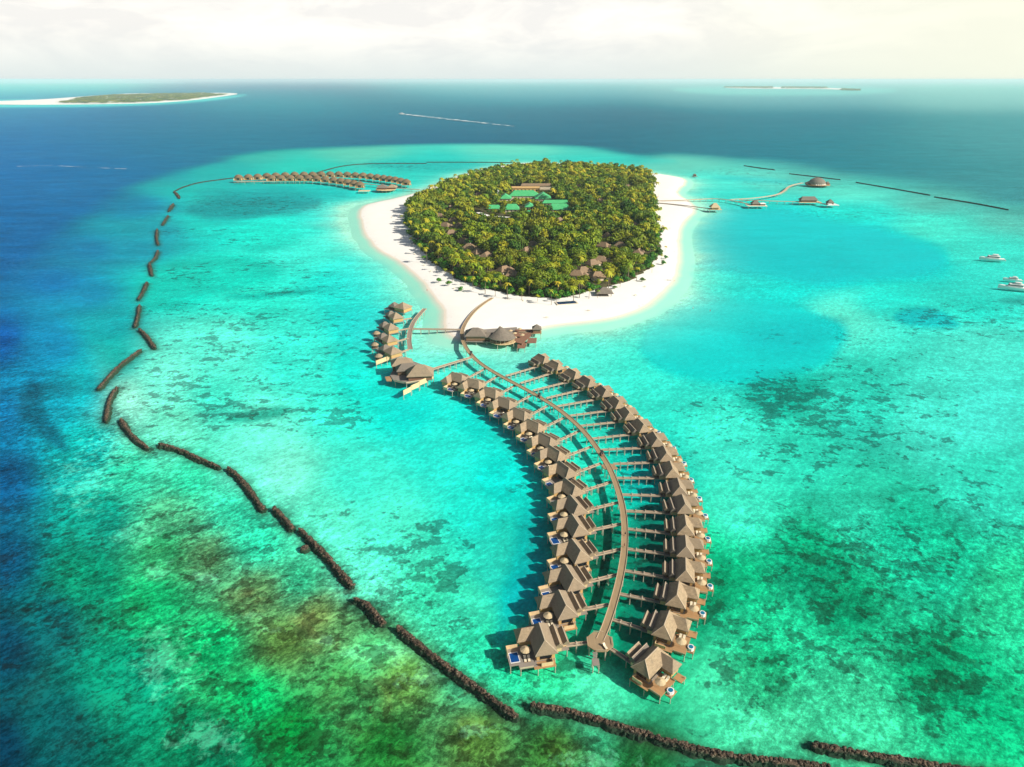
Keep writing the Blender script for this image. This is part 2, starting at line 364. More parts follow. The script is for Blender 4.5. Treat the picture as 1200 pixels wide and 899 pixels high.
for tok in OCEAN.split('|'):
    a = [float(q) for q in tok.split()]
    sg = 10+max(0, a[1]-95)*.28; w = np.exp(-np.clip(((QX-a[0])/110)**2+((GY-a[1])/sg)**2, 0, 60))+1e-9/(1+((QX-a[0])/300)**2+((GY-a[1])/60)**2)
    lf = min(1, max(0, (700-a[0])/500)); on += w[..., None]*np.array(srgb(a[2], a[3]+13*lf, a[4]-12*lf)); od += w
ocean = on/od[..., None]
REEF = [(-60,400),(0,342),(50,296),(90,263),(133,229),(187,204),(235,189),(285,180),(340,174),(450,169),(600,167.5),(720,172.5),(850,186),(1000,205),(1100,221),(1200,244),(1500,320),(1900,1200),(-600,1200),(-420,900),(-300,600),(-120,425)]
rs_ = sdf(QX, GY+fbm(WX, WY, 220, 2)*np.clip((GY-160)*.10, .5, 8), chaikin(REEF, 2))
rw = np.clip((GY-150)*.16, 2.2, 26)*(1+1.3*np.clip((GX-780)/150, 0, 1)); rf = np.clip(rs_/rw*.5+.5, 0, 1); rf = rf*rf*(3-2*rf)
# the slope just inside the drop-off stays dim before the flat brightens
base = base*(1-.22*np.exp(-np.clip(rs_, 0, 1e9)/(rw*1.6))*np.clip((500-GX)/200, 0, 1))[..., None]
base = ocean*(1-rf[..., None])+base*rf[..., None]
# soft-edged areas: polygons in chart coordinates with their colour, edge width (chart units) and weight
def area(poly, rgb, edge, weight, warp=6):
    global base
    s = sdf(GX+fbm(WX, WY, 60, 1)*warp, GY+fbm(WX, WY, 60, 4)*warp*np.clip((GY-150)/200, .12, 1), chaikin(poly, 2))
    f = np.clip(s/edge*.5+.5, 0, 1); f = f*f*(3-2*f)*weight
    base = base*(1-f[..., None])+np.array(srgb(*rgb))*f[..., None]
area([(780,250),(840,242),(900,243),(1000,258),(1080,278),(1120,300),(1080,322),(960,332),(880,322),(820,300),(790,280)], (0,203,200), 9, .85, 4)
area([(800,268),(850,268),(940,290),(1040,305),(1000,322),(900,318),(830,300)], (0,192,192), 14, .6, 5)
area([(746,402),(770,372),(830,352),(900,348),(960,365),(1000,385),(985,410),(950,430),(880,445),(800,440),(760,425)], (14,210,202), 8, .8, 5)
area([(860,395),(940,370),(990,372),(985,400),(930,412),(880,410)], (10,178,180), 12, .45, 9)
area([(748,352),(775,345),(806,352),(790,362),(760,374),(728,372)], (10,190,190), 5, .6, 5)
area([(1045,362),(1080,354),(1110,366),(1130,384),(1090,386),(1050,378)], (10,178,182), 6, .75, 6)
area([(1170,348),(1215,346),(1215,356),(1180,355)], (60,150,140), 4, .7, 3)
area([(208,240),(260,228),(330,224),(385,230),(372,246),(320,250),(270,258),(230,256)], (22,150,152), 6, .85, 6)
area([(225,222),(290,220),(350,219),(345,225),(240,232)], (20,165,165), 4, .6, 3)
area([(270,222),(330,216),(420,220),(400,236),(330,234)], (15,170,168), 5, .5, 4)
area([(280,290),(350,275),(350,284),(300,297)], (25,185,165), 5, .35, 6)
area([(190,300),(300,298),(335,322),(250,345),(180,338)], (15,192,172), 10, .5, 12)
area([(170,345),(260,352),(300,365),(220,378),(165,368)], (25,205,182), 10, .4, 10)
area([(400,395),(440,440),(470,500),(430,520),(390,450)], (25,225,205), 16, .5, 10)
area([(250,345),(330,340),(375,334),(380,340),(300,350)], (15,150,140), 4, .55, 6)
area([(255,488),(300,478),(345,474),(335,484),(280,497)], (40,165,140), 4, .75, 4)
area([(30,445),(52,445),(50,480),(70,500),(84,525),(66,525),(44,505),(18,488)], (0,95,115), 8, .8, 5)
area([(596,640),(605,600),(628,580),(640,640),(625,690),(600,720),(590,750),(580,740),(590,700)], (4,185,185), 12, .55, 8)
area([(500,178),(560,180),(700,181),(800,186),(780,192),(620,187),(500,186)], (25,200,190), 5, .45, 3)
area([(420,188),(520,186),(600,193),(540,200),(450,198)], (40,185,178), 4, .6, 3)
area([(880,205),(960,215),(900,214),(820,207)], (10,195,198), 4, .5, 2)
area([(880,440),(930,432),(965,440),(960,470),(915,490),(880,480),(862,460)], (25,150,128), 14, .6, 9)
area([(890,625),(960,622),(1000,640),(1020,690),(1000,740),(960,730),(920,680)], (18,132,92), 30, .5, 12)
area([(860,755),(910,750),(940,790),(920,830),(880,820),(850,790)], (20,145,90), 20, .55, 12)
area([(1060,740),(1150,730),(1200,790),(1190,860),(1120,830),(1080,800)], (18,140,95), 34, .45, 12)
area([(828,640),(860,650),(855,700),(830,730),(815,760),(820,700)], (8,135,90), 14, .6, 6)
area([(440,630),(500,600),(560,640),(560,690),(520,720),(470,700)], (55,205,165), 20, .3, 8)
area([(668,600),(722,585),(728,640),(718,690),(700,740),(670,745),(690,690),(672,640)], (6,115,88), 16, .75, 8)
area([(738,585),(790,590),(795,690),(750,760),(715,770),(735,700),(742,640)], (4,108,90), 16, .75, 8)
area([(640,520),(700,560),(722,600),(690,600),(650,560)], (35,195,160), 12, .4, 8)
# the survey notes the colours as seen through the air and the sheen on the water: take those off
dist = np.sqrt(WX**2+WY**2+H*H); TR = np.maximum(np.exp(-.000045*dist)[..., None], .5)
base = np.clip((base-(1-TR)*np.array((.36,.45,.47))-np.clip(dist/600, 0, 1)[..., None]*.022)/TR, .0005, 1)
# shoals round the far islands
area([(-60,118),(60,116),(150,121),(282,111),(292,111),(250,118),(150,124.5),(0,125.5),(-60,126)], (95,225,215), 1.6, .95, .5)
area([(776,104),(850,101),(1000,101),(1066,106),(1010,111),(900,112),(820,110)], (135,215,200), 3, .7, .5)
area([(560,94.6),(720,94.6),(720,96),(560,96)], (190,225,220), .8, .8, .2)
area([(0,96.3),(215,96.3),(215,97.4),(0,97.4)], (190,230,230), .8, .8, .2)
# pale shelf round the island
sh = sdf(WX, WY, SHORE)
dd = -sh+fbm(WX, WY, 40, 2)*9
side = np.clip((470-GX)/60, 0, 1)*np.clip((300-GY)/60, 0, 1)*20+np.clip((GX-640)/120, 0, 1)*4
f = np.exp(-np.clip(dd-side-9, 0, None)/15.0); f = np.clip(f, 0, 1)*.9
base = base*(1-f[..., None])+np.array(srgb(196,240,208))*f[..., None]

BWL = [[(273,208),(253,210.5),(233,213),(213,219),(205,223)],[(204,224),(208,227.5),(210,232)],[(203,238),(197,247)],[(197,252),(190,263)],[(184,268),(183,278),(185,286)],[(185,293),(182,302),(176,307)],[(175,308),(176,315),(178,322)],[(172,330),(168,340),(162,350)],[(163,357),(162,367),(158,382)],[(163,385),(172,393),(181,407)],[(165,409),(147,422),(133,434),(115,455)],[(137,453),(128,466),(124,493)],[(141,490),(151,507),(173,525)],[(186,519),(213,527),(236,538),(258,547)],[(267,547),(283,561),(297,580),(309,597)],[(321,594),(333,607),(343,619)],[(351,619),(363,631),(383,651),(400,671),(413,686)],[(414,701),(429,705),(438,718),(450,731)],[(466,735),(490,754),(527,783),(567,811),(607,840)],[(622,825),(657,830),(697,841),(737,853),(778,866),(836,882),(893,890),(972,897)],[(952,871),(1008,882),(1054,889),(1116,899),(1200,910)],[(366,203.5),(384,198),(402,193.5),(435,190.8),(500,191)],[(500,189.5),(560,189.6),(600,190)],[(872,193.5),(888,196),(908,198.5)],[(925,203),(960,207),(985,210)],[(1003,213),(1045,220),(1090,228)],[(1095,230),(1140,237),(1182,245)]]
rub = np.full(GX.shape, 1e9)
for ln in BWL:
    if ln[0][1] < 235: continue
    w_ = [P(x, y) for x, y in ln]; xs = [q[0] for q in w_]; ys = [q[1] for q in w_]
    bb = (WX > min(xs)-25) & (WX < max(xs)+25) & (WY > min(ys)-25) & (WY < max(ys)+25)
    X0, Y0 = WX[bb], WY[bb]; d_ = np.full(X0.shape, 1e9)
    for (ax, ay), (bx_, by_) in zip(w_[:-1], w_[1:]):
        ex, ey = bx_-ax, by_-ay; t_ = np.clip(((X0-ax)*ex+(Y0-ay)*ey)/(ex*ex+ey*ey), 0, 1); d_ = np.minimum(d_, np.hypot(X0-ax-t_*ex, Y0-ay-t_*ey))
    rub[bb] = np.minimum(rub[bb], d_)
rf2 = np.exp(-(rub/(2.6+1.6*vnoise(WX, WY, 6, 1)))**2)*.8
base = base*(1-rf2[..., None])+np.array((.035,.055,.022))*rf2[..., None]
# cover of dark coral and weed (0..1) and strength of mottling
spots = np.zeros(GX.shape); mott = np.full(GX.shape, .30)
for x, y, rx, ry, s in [(230,318,70,14,.34),(330,305,50,8,.40),(370,322,30,6,.5),(215,360,50,10,.3),(290,372,80,10,.34),(215,270,60,7,.3),(400,487,24,8,.6),(500,620,40,20,.4),(540,655,26,22,.45),(480,645,60,38,.36),(520,672,40,34,.50),(455,640,30,14,.42),(415,598,60,25,.16),(300,430,110,45,.28),(250,475,70,28,.40),(330,478,90,20,.28),(400,485,22,10,.45),(190,442,45,25,.30),
   (340,340,90,9,.34),(290,280,60,8,.34),(265,400,80,30,.22),(380,385,60,40,.10),(400,510,80,40,.14),(940,480,110,45,.42),(900,452,46,26,.5),(960,520,140,60,.22),(1040,440,120,60,.2),(1000,660,120,60,.36),(965,640,60,36,.42),(885,785,55,45,.48),(1040,740,150,60,.34),(1130,800,90,60,.45),(1130,600,90,60,.25),(1180,370,80,20,.4),(1085,372,40,14,.3),(850,860,30,12,.35),
   (900,390,80,20,.25),(760,350,30,14,.25),(300,650,90,40,.26),(360,720,120,50,.42),(230,620,60,40,.30),(500,800,120,60,.42),(620,880,160,40,.5),(250,760,150,100,.30),(320,860,140,60,.52),(800,900,120,16,.6),(60,700,120,160,.25),
   (690,650,50,80,.42),(765,640,35,100,.40),(720,560,60,40,.24),(840,700,22,70,.42),(650,780,60,18,.42),(600,560,30,60,.12),(640,480,60,30,.14),(140,520,60,40,.25),(870,200,60,6,.3),(950,215,90,6,.3),(470,194,70,7,.4),(300,238,90,14,.4),(1000,250,120,10,.2)]:
    g = np.exp(-(((GX-x)/rx)**2+((GY-y)/ry)**2)); spots = 1-(1-spots)*(1-s*g)
reef = 1/(1+np.exp(-(GY-(430+.62*(GX-60)+0*GX))/22.0))          # outer reef flat, lower left of the breakwater
leftout = np.clip((560-GX)/160, 0, 1)
reef = reef*np.clip((760-GX)/60+1, 0, 1)
mott = mott+reef*.52+np.clip((GX-820)/60, 0, 1)*np.clip((GY-560)/80, 0, 1)*.35
mott = mott+spots*.25
deep = np.clip(1-base.sum(-1)/.62, 0, 1)*np.clip((260-GY)/60+np.clip((170-GX)/60, 0, 1), 0, 1)
mott = mott*(1-.6*np.clip((250-GY)/60, 0, 1))+(1-rf)*.12
Zb = -1.7-deep*3.5
Zb = np.where(sh > -6, np.minimum(Zb, -1.9), Zb)

for pl_ in ([(780,250),(900,243),(1080,278),(1120,300),(1080,322),(960,332),(820,300)],[(746,402),(770,372),(830,352),(900,348),(960,365),(985,410),(950,430),(880,445),(800,440)]):
    f = np.clip(sdf(GX, GY, chaikin(pl_, 2))/10+.5, 0, 1); mott = mott*(1-.6*f); spots = spots*(1-.6*f)
def grid_mesh(name, X, Y, Z, keep=None):
    r, c = X.shape; idx = np.arange(r*c).reshape(r, c)
    q = np.stack([idx[:-1,:-1], idx[:-1,1:], idx[1:,1:], idx[1:,:-1]], -1).reshape(-1, 4)
    if keep is not None:
        kk = (keep[:-1,:-1]|keep[:-1,1:]|keep[1:,1:]|keep[1:,:-1]).reshape(-1); q = q[kk]
    me = bpy.data.meshes.new(name); V = np.stack([X, Y, Z], -1).reshape(-1, 3)
    me.vertices.add(len(V)); me.vertices.foreach_set('co', V.ravel())
    me.loops.add(q.size); me.loops.foreach_set('vertex_index', q.ravel().astype(np.int32))
    me.polygons.add(len(q)); me.polygons.foreach_set('loop_start', np.arange(0, q.size, 4, dtype=np.int32))
    me.update(calc_edges=True); me.polygons.foreach_set('use_smooth', np.ones(len(q), bool))
    return me
def fattr(me, name, arr):
    a = me.attributes.new(name, 'FLOAT', 'POINT'); a.data.foreach_set('value', arr.ravel().astype(np.float32))
def cattr(me, name, arr):
    a = me.attributes.new(name, 'FLOAT_COLOR', 'POINT'); v = np.ones((arr.reshape(-1, 3).shape[0], 4), np.float32); v[:, :3] = arr.reshape(-1, 3)
    a.data.foreach_set('color', v.ravel())

BED_GAIN = (.80, .92, .98)
def bed_mat():
    k = NT('sea_bed'); pos = k.n('ShaderNodeNewGeometry').outputs['Position']
    c = k.attr('bed', 'Color'); sp = k.attr('spots'); mo = k.attr('mottle')
    # broad streaks, medium patches, fine grain that paints rippled light on the bed
    rot = k.mapping(pos, (1, 1, 1), (0, 0, radians(-48)))
    str_ = k.noise(k.mapping(rot, (.13, .42, .1)), 1.0, 6, .72, .8)
    med = k.noise(k.mapping(rot, (.85, 1.15, 1)), .36, 6, .82, .4)
    fine = k.noise(pos, .8, 5, .8, .4)
    v = k.math('ADD', k.math('MULTIPLY', str_, .22), k.math('ADD', k.math('MULTIPLY', med, .43), k.math('MULTIPLY', fine, .35)))
    big_ = k.noise(k.mapping(pos, (.45, 1, 1), (0, 0, .06)), .028, 9, .8, .3)
    v = k.math('ADD', k.math('SUBTRACT', v, .5), k.math('MULTIPLY', k.math('SUBTRACT', big_, .5), .42))
    fac = k.math('POWER', 2.0, k.math('MULTIPLY', v, k.math('MULTIPLY', mo, 17.0)))
    fac = k.math('MINIMUM', fac, 1.9)
    cc = k.n('ShaderNodeCombineXYZ')
    for i in range(3): k.l(fac, cc.inputs[i])
    c2 = k.n('ShaderNodeVectorMath', operation='MULTIPLY'); k.l(c, c2.inputs[0]); k.l(cc.outputs[0], c2.inputs[1])
    c = c2.outputs[0]
    # algae and rubble tones on the reef flat
    hu = k.n('ShaderNodeVectorMath', operation='MULTIPLY'); k.l(c, hu.inputs[0]); hu.inputs[1].default_value = (2.6, .80, .62)
    hb = k.n('ShaderNodeVectorMath', operation='ADD'); k.l(hu.outputs[0], hb.inputs[0]); hb.inputs[1].default_value = (.02, .0, .0)
    hm = k.math('MULTIPLY', k.step(k.noise(pos, .05, 6, .7, .5), .48, .66), k.step(mo, .55, 1.1))
    c = k.mix(k.math('MULTIPLY', hm, .36), c, hb.outputs[0])
    pl = k.attr('pale'); pm = k.math('MULTIPLY', k.step(k.math('ADD', k.noise(pos, .2, 8, .8, .3), k.math('MULTIPLY', pl, .22)), .62, .76), k.step(pl, .05, .4))
    lt = k.n('ShaderNodeVectorMath', operation='MULTIPLY_ADD'); k.l(c, lt.inputs[0]); lt.inputs[1].default_value = (1.3, 1.3, 1.3); lt.inputs[2].default_value = (.10, .26, .17)
    c = k.mix(k.math('MULTIPLY', pm, .75), c, lt.outputs[0])
    # coral heads and weed: clumps where the cover is high
    cl = k.math('ADD', k.math('MULTIPLY', k.noise(k.mapping(pos, (.8,1.1,1)), .15, 3, .55, .3), .55), k.math('MULTIPLY', k.noise(pos, .50, 4, .6, .2), .30))
    cl = k.math('ADD', cl, k.math('MULTIPLY', k.noise(pos, .03, 3, .5), .15))
    th = k.math('SUBTRACT', .60, k.math('MULTIPLY', sp, .20))
    mk = k.step(k.math('SUBTRACT', cl, th), 0.0, .030)
    mk = k.math('MULTIPLY', mk, k.step(sp, .03, .16))
    dk = k.n('ShaderNodeVectorMath', operation='MULTIPLY'); k.l(c, dk.inputs[0]); dk.inputs[1].default_value = (.42, .34, .36)
    dk2 = k.n('ShaderNodeVectorMath', operation='ADD'); k.l(dk.outputs[0], dk2.inputs[0]); dk2.inputs[1].default_value = (.006, .006, .002)
    c = k.mix(k.math('MULTIPLY', mk, .85), c, dk2.outputs[0])
    # rare rusty coral flecks
    ru = k.math('MULTIPLY', k.step(k.noise(pos, .27, 5, .7, 1.0), .64, .70), k.step(sp, .3, .5))
    c = k.mix(k.math('MULTIPLY', ru, .6), c, (.12, .09, .03))
    g2 = k.n('ShaderNodeVectorMath', operation='MULTIPLY'); k.l(c, g2.inputs[0]); g2.inputs[1].default_value = BED_GAIN
    k.bsdf(g2.outputs[0], .95, .0); return k.m
me = grid_mesh('seabed', WX, WY, Zb)
pale = np.zeros(GX.shape)
for x, y, rx, ry in [(240,672,26,10),(180,664,30,14),(292,716,18,7),(315,733,18,6),(440,762,60,22),(490,790,40,14),(100,560,50,40),(140,520,50,30),(560,850,40,14),(190,770,60,50),(240,860,60,30),(700,885,60,14),(380,745,20,8),(160,620,40,20)]:
    pale = np.maximum(pale, np.exp(-(((GX-x)/rx)**2+((GY-y)/ry)**2)))
cattr(me, 'bed', base); fattr(me, 'spots', spots); fattr(me, 'pale', pale); fattr(me, 'mottle', mott)
spots_on = spots
me.materials.append(bed_mat()); tag(part('seabed', me), kind='structure')

dm = MB().box(-80000, 80000, -40000, 90000, -13, -12); ob = dm.build('deep_seabed', simple('deep_bed', (.004, .09, .12), .95, 0, .1, .02)); tag(ob, kind='structure')

# ---- water surface
def water_mat():
    k = NT('sea_water'); pos = k.n('ShaderNodeNewGeometry').outputs['Position']
    h = k.math('ADD', k.math('MULTIPLY', k.noise(k.mapping(pos, (.5, 1, 1), (0,0,.5)), .55, 5, .6), .6), k.math('MULTIPLY', k.noise(pos, .06, 4, .55), 1.2))
    nb = k.bump(h, .55, .9)
    fr = k.n('ShaderNodeFresnel'); fr.inputs[0].default_value = 1.33; k.l(nb, fr.inputs[1])
    tr = k.n('ShaderNodeBsdfTransparent'); tr.inputs[0].default_value = (.90, .985, .985, 1)
    gl = k.n('ShaderNodeBsdfGlossy'); gl.inputs['Roughness'].default_value = .18; gl.inputs[0].default_value = (.35, .92, 1, 1); k.l(nb, gl.inputs['Normal'])
    mxs = k.n('ShaderNodeMixShader'); wp = k.step(k.noise(k.mapping(pos, (.35, 1, 1), (0, 0, .25)), .006, 7, .7, .6), .3, .75); k.l(k.math('MULTIPLY', k.math('MINIMUM', fr.outputs[0], .30), k.math('MULTIPLY_ADD', wp, .16, .05)), mxs.inputs[0]); k.l(tr.outputs[0], mxs.inputs[1]); k.l(gl.outputs[0], mxs.inputs[2])
    k.l(mxs.outputs[0], k.o.inputs[0]); return k.m
wm = MB().add([(-80000,-40000,0),(80000,-40000,0),(80000,90000,0),(-80000,90000,0)], [(0,1,2,3)])
tag(wm.build('sea_water', water_mat()), kind='structure')

# ---- haze
hz = NT('haze_air'); pv = hz.n('ShaderNodeVolumePrincipled'); pv.inputs['Density'].default_value = .000045; pv.inputs['Color'].default_value = (.82, .96, 1, 1); pv.inputs['Anisotropy'].default_value = 0
hz.l(pv.outputs[0], hz.o.inputs['Volume'])
tag(MB().box(-82000, 82000, -42000, 92000, -14, 158).build('haze', hz.m), kind='stuff')

# ================================================================= ISLAND GROUND
bx = np.arange(SHORE[:,0].min()-30, SHORE[:,0].max()+30, 2.2); by = np.concatenate([np.arange(SHORE[:,1].min()-30, 620, 2.2), np.arange(620, SHORE[:,1].max()+40, 5)])
BX, BY = np.meshgrid(bx, by)
def bed_at(X, Y):
    cx_, cy_ = chart(X, Y); fi = np.interp(cy_, py, np.arange(len(py))); fj = np.clip((cx_-px[0])/2.6, 0, len(px)-2); i = np.clip(fi.astype(int), 0, len(py)-2); j = fj.astype(int); a = (fi-i)[..., None]; b = (fj-j)[..., None]
    return (base[i, j]*(1-b)+base[i, j+1]*b)*(1-a)+(base[i+1, j]*(1-b)+base[i+1, j+1]*b)*a
s = sdf(BX, BY, SHORE)+fbm(BX, BY, 22, 1)*1.6
Z = np.where(s > 0, 1.7*(1-np.exp(-s/11.0)), s*.12); Z = Z+np.clip(s/20, 0, 1)*fbm(BX, BY, 9, 2)*.12
def sand_mat(name='sand'):
    k = NT(name); g = k.n('ShaderNodeNewGeometry'); pos = g.outputs['Position']; z = k.n('ShaderNodeSeparateXYZ'); k.l(pos, z.inputs[0]); z = z.outputs[2]
    n = k.noise(pos, .09, 6, .65); fine = k.noise(pos, .8, 5, .7)
    c = k.mix(n, (.84, .81, .74), (.92, .90, .85)); c = k.mix(k.math('MULTIPLY', k.step(fine, .6, .8), .25), c, (.62, .54, .44))
    wet = k.step(z, .42, .10); c = k.mix(k.math('MULTIPLY', wet, .65), c, (.74, .62, .46))
    under = k.step(z, .02, -.75); g2 = k.n('ShaderNodeVectorMath', operation='MULTIPLY'); k.l(k.attr('bed', 'Color'), g2.inputs[0]); g2.inputs[1].default_value = BED_GAIN
    if name == 'sand': c = k.mix(under, c, g2.outputs[0])
    wr = k.math('MULTIPLY', k.step(k.noise(k.mapping(pos, (1,1,6)), .16, 6, .7), .55, .68), k.math('MULTIPLY', k.step(z, .25, .4), k.step(z, .75, .55)))
    c = k.mix(k.math('MULTIPLY', wr, .4), c, (.45, .36, .26))
    k.bsdf(c, .95, .1); return k.m
me = grid_mesh('beach', BX, BY, Z, s > -24); cattr(me, 'bed', bed_at(BX, BY)); me.materials.append(sand_mat()); tag(part('beach', me), kind='structure')
SAND_Z = 1.7
# floor of the wood
sv = sdf(BX, BY, VEG)+fbm(BX, BY, 16, 5)*8-1.5; zf = 1.62+np.clip(sv/6, 0, 1)*.5+np.clip(sv,0,30)*.01
zf = np.where(sv > -2, zf, 1.2)
k = NT('leaf_litter'); g = k.n('ShaderNodeNewGeometry'); k.bsdf(k.mix(k.noise(g.outputs['Position'], .2, 6, .7), (.03, .045, .012), (.15, .12, .06)), .95, .1)
me = grid_mesh('forest_floor', BX, BY, zf, sv > 0); me.materials.append(k.m); tag(part('forest_floor', me), kind='structure')

# ================================================================= PIERS AND BRIDGES
def resample(pts, step):
    pts = np.array(pts, float); d = np.r_[0, np.cumsum(np.linalg.norm(np.diff(pts, axis=0), axis=1))]
    n = max(2, int(d[-1]/step)+1); t = np.linspace(0, d[-1], n)
    return np.stack([np.interp(t, d, pts[:,0]), np.interp(t, d, pts[:,1])], 1)
def ribbon(mb, p, w, z0, z1, off=0.0):
    n = len(p); tg = np.gradient(p, axis=0); tg /= np.linalg.norm(tg, axis=1)[:, None]; nr = np.stack([-tg[:,1], tg[:,0]], 1)
    v = []
    for i in range(n):
        a = p[i]+nr[i]*(off-w/2); b = p[i]+nr[i]*(off+w/2); v += [(a[0],a[1],z0),(b[0],b[1],z0),(b[0],b[1],z1),(a[0],a[1],z1)]
    f = []
    for i in range(n-1):
        o = i*4; q = o+4; f += [(o+3,q+3,q+2,o+2),(o,o+1,q+1,q),(o,q,q+3,o+3),(o+1,o+2,q+2,q+1)]
    f += [(0,3,2,1),(4*n-4,4*n-3,4*n-2,4*n-1)]
    mb.add(v, f)
POST = MB().cyl(0, 0, .16, .16, -2.1, 2.05, 6).mesh('post', M['stilt'])
POST_BIG = MB().cyl(0, 0, .24, .24, -2.1, 2.05, 6).mesh('post', M['stilt'])
def pier(name, pts, w, label, cat, deckmat, z=2.3, step=6.0, posts=True, rails=True, group=None, lamp=False, far=False):
    """pts are metres. one Empty; deck, two rails and every post its own mesh"""
    p = resample(pts, 2.5 if not far else 8)
    o = empty(name, (p[0][0], p[0][1], 0), 0, label, cat, group); q = p-p[0]
    mb = MB(); ribbon(mb, q, w, z-.28, z); mb.build('deck', deckmat, o)
    if rails:
        for s_ in (-1, 1):
            mb = MB(); ribbon(mb, q, .16, z+.002, z+.22, s_*(w/2-.1)); mb.build('kerb_rail', M['rail'], o)
    if posts:
        pp = resample(q, step); tg = np.gradient(pp, axis=0); tg /= np.linalg.norm(tg, axis=1)[:, None]
        k = 0
        for i in range(1, len(pp)-1):
            a = (pp[i][0]+p[0][0], pp[i][1]+p[0][1])
            if sdf(np.array([a[0]]), np.array([a[1]]), SHORE)[0] > 2: continue
            for s_ in (-1, 1):
                if k >= 98: break
                x = pp[i][0]-tg[i][1]*s_*(w/2-.25); y = pp[i][1]+tg[i][0]*s_*(w/2-.25)
                part('post', POST, o, (x, y, 0)); k += 1
    return o
PIER_PX = [(577,349),(566,356),(555,365),(546,377),(541,388),(542,399),(548,411),(560,424),(575,434),(591,443),(610,453),(630,464),(650,476),(668,490),(684,505),(696,520),(707,536),(714,548),(721,564),(728,586),(731.5,606),(732.5,626),(731.5,650),(727,676),(720,704),(710,735),(703,750)]
PC = chaikin([P(x, y, 2.3) for x, y in PIER_PX], 2, False)
pier('main_pier', PC, 2.4, 'long curved wooden pier running from the island beach between the two rows of villas', 'pier', M['pier'], step=7.2)

# platforms on the main pier
def octagon(r, n=8, a0=pi/8, sx=1, sy=1): return [(r*sx*cos(a0+2*pi*i/n), r*sy*sin(a0+2*pi*i/n)) for i in range(n)]
hx, hy = P(703, 752, 2.3)
hub = empty('octagonal_platform', (hx, hy, 0), 0, 'octagonal wooden platform at the near end of the curved pier', 'platform')
MB().poly(octagon(4.0), 2.05, 2.36).build('deck', M['pier'], hub)
for i in range(8):
    a, b = octagon(3.9)[i], octagon(3.9)[(i+1) % 8]
    if i in (1, 3, 5, 7): MB().bar((*a, 2.75), (*b, 2.75), .1, .12).build('rail', M['rail'], hub)
for x, y in octagon(3.3): part('post', POST_BIG, hub, (x, y, 0))
MB().box(-2.9, -.9, -7.8, -5.4, 1.2, 1.4).build('swim_deck', M['deck_grey'], hub)
for i in range(5): MB().box(-2.5, -1.3, -5.45+.36*i, -5.1+.36*i, 1.32+.18*i, 1.40+.18*i).build('step', M['deck_grey'], hub)
for x in (-2.7, -1.1):
    for y in (-7.6, -5.6): part('post', POST, hub, (x, y, -.9))
mx_, my_ = P(714, 547, 2.3)
mid = empty('pier_lookout', (mx_, my_, 0), radians(-20), 'small diamond shaped widening halfway along the curved pier', 'platform')
MB().poly([(-3.6,0),(-1.3,-2.6),(1.3,-2.6),(3.6,0),(1.3,2.6),(-1.3,2.6)], 2.06, 2.34).build('deck', M['pier'], mid)
for x, y in ((-3.1,0),(3.1,0),(-1.2,-2.3),(1.2,2.3)): part('post', POST, mid, (x, y, 0))

LB = [((569,430),(546,442.5)),((583,439),(565,449.5)),((603,450),(585.5,460)),((622.5,461.5),(602.5,472)),((642,473.5),(620.5,485)),((661,487.5),(637.5,499)),((679,503),(652.5,515.5)),((692.5,521.5),(665,532)),((704,541),(677,551)),((715.5,563),(685.5,572.5)),((725,586.5),(692,594.5)),((728.5,611.5),(695,618.5)),((728.5,641),(697,648)),((723,671),(690.5,679)),((712.5,706),(684,711.5)),((687,750.5),(662.5,753.5))]
RB = [((593.5,438.5),(626,429)),((610.5,447),(642,437)),((625.5,455.5),(660.5,447)),((641,464.5),(677,456)),((654,474),(694.5,467)),((669,485),(708.5,480)),((680.5,497),(720,493)),((694,512),(735.5,507.5)),((706,525),(750.5,523)),((720,541.5),(761,540)),((723.5,558),(767,558)),((730.5,577.5),(774.5,578.5)),((735,596.5),(779,598.5)),((736,617.5),(779.5,622)),((736,641),(778.5,646.5)),((734,666.5),(777,673.5)),((726.5,693.5),(766.5,701.5)),((717,723),(751.5,734)),((716,757.5),(734,769))]

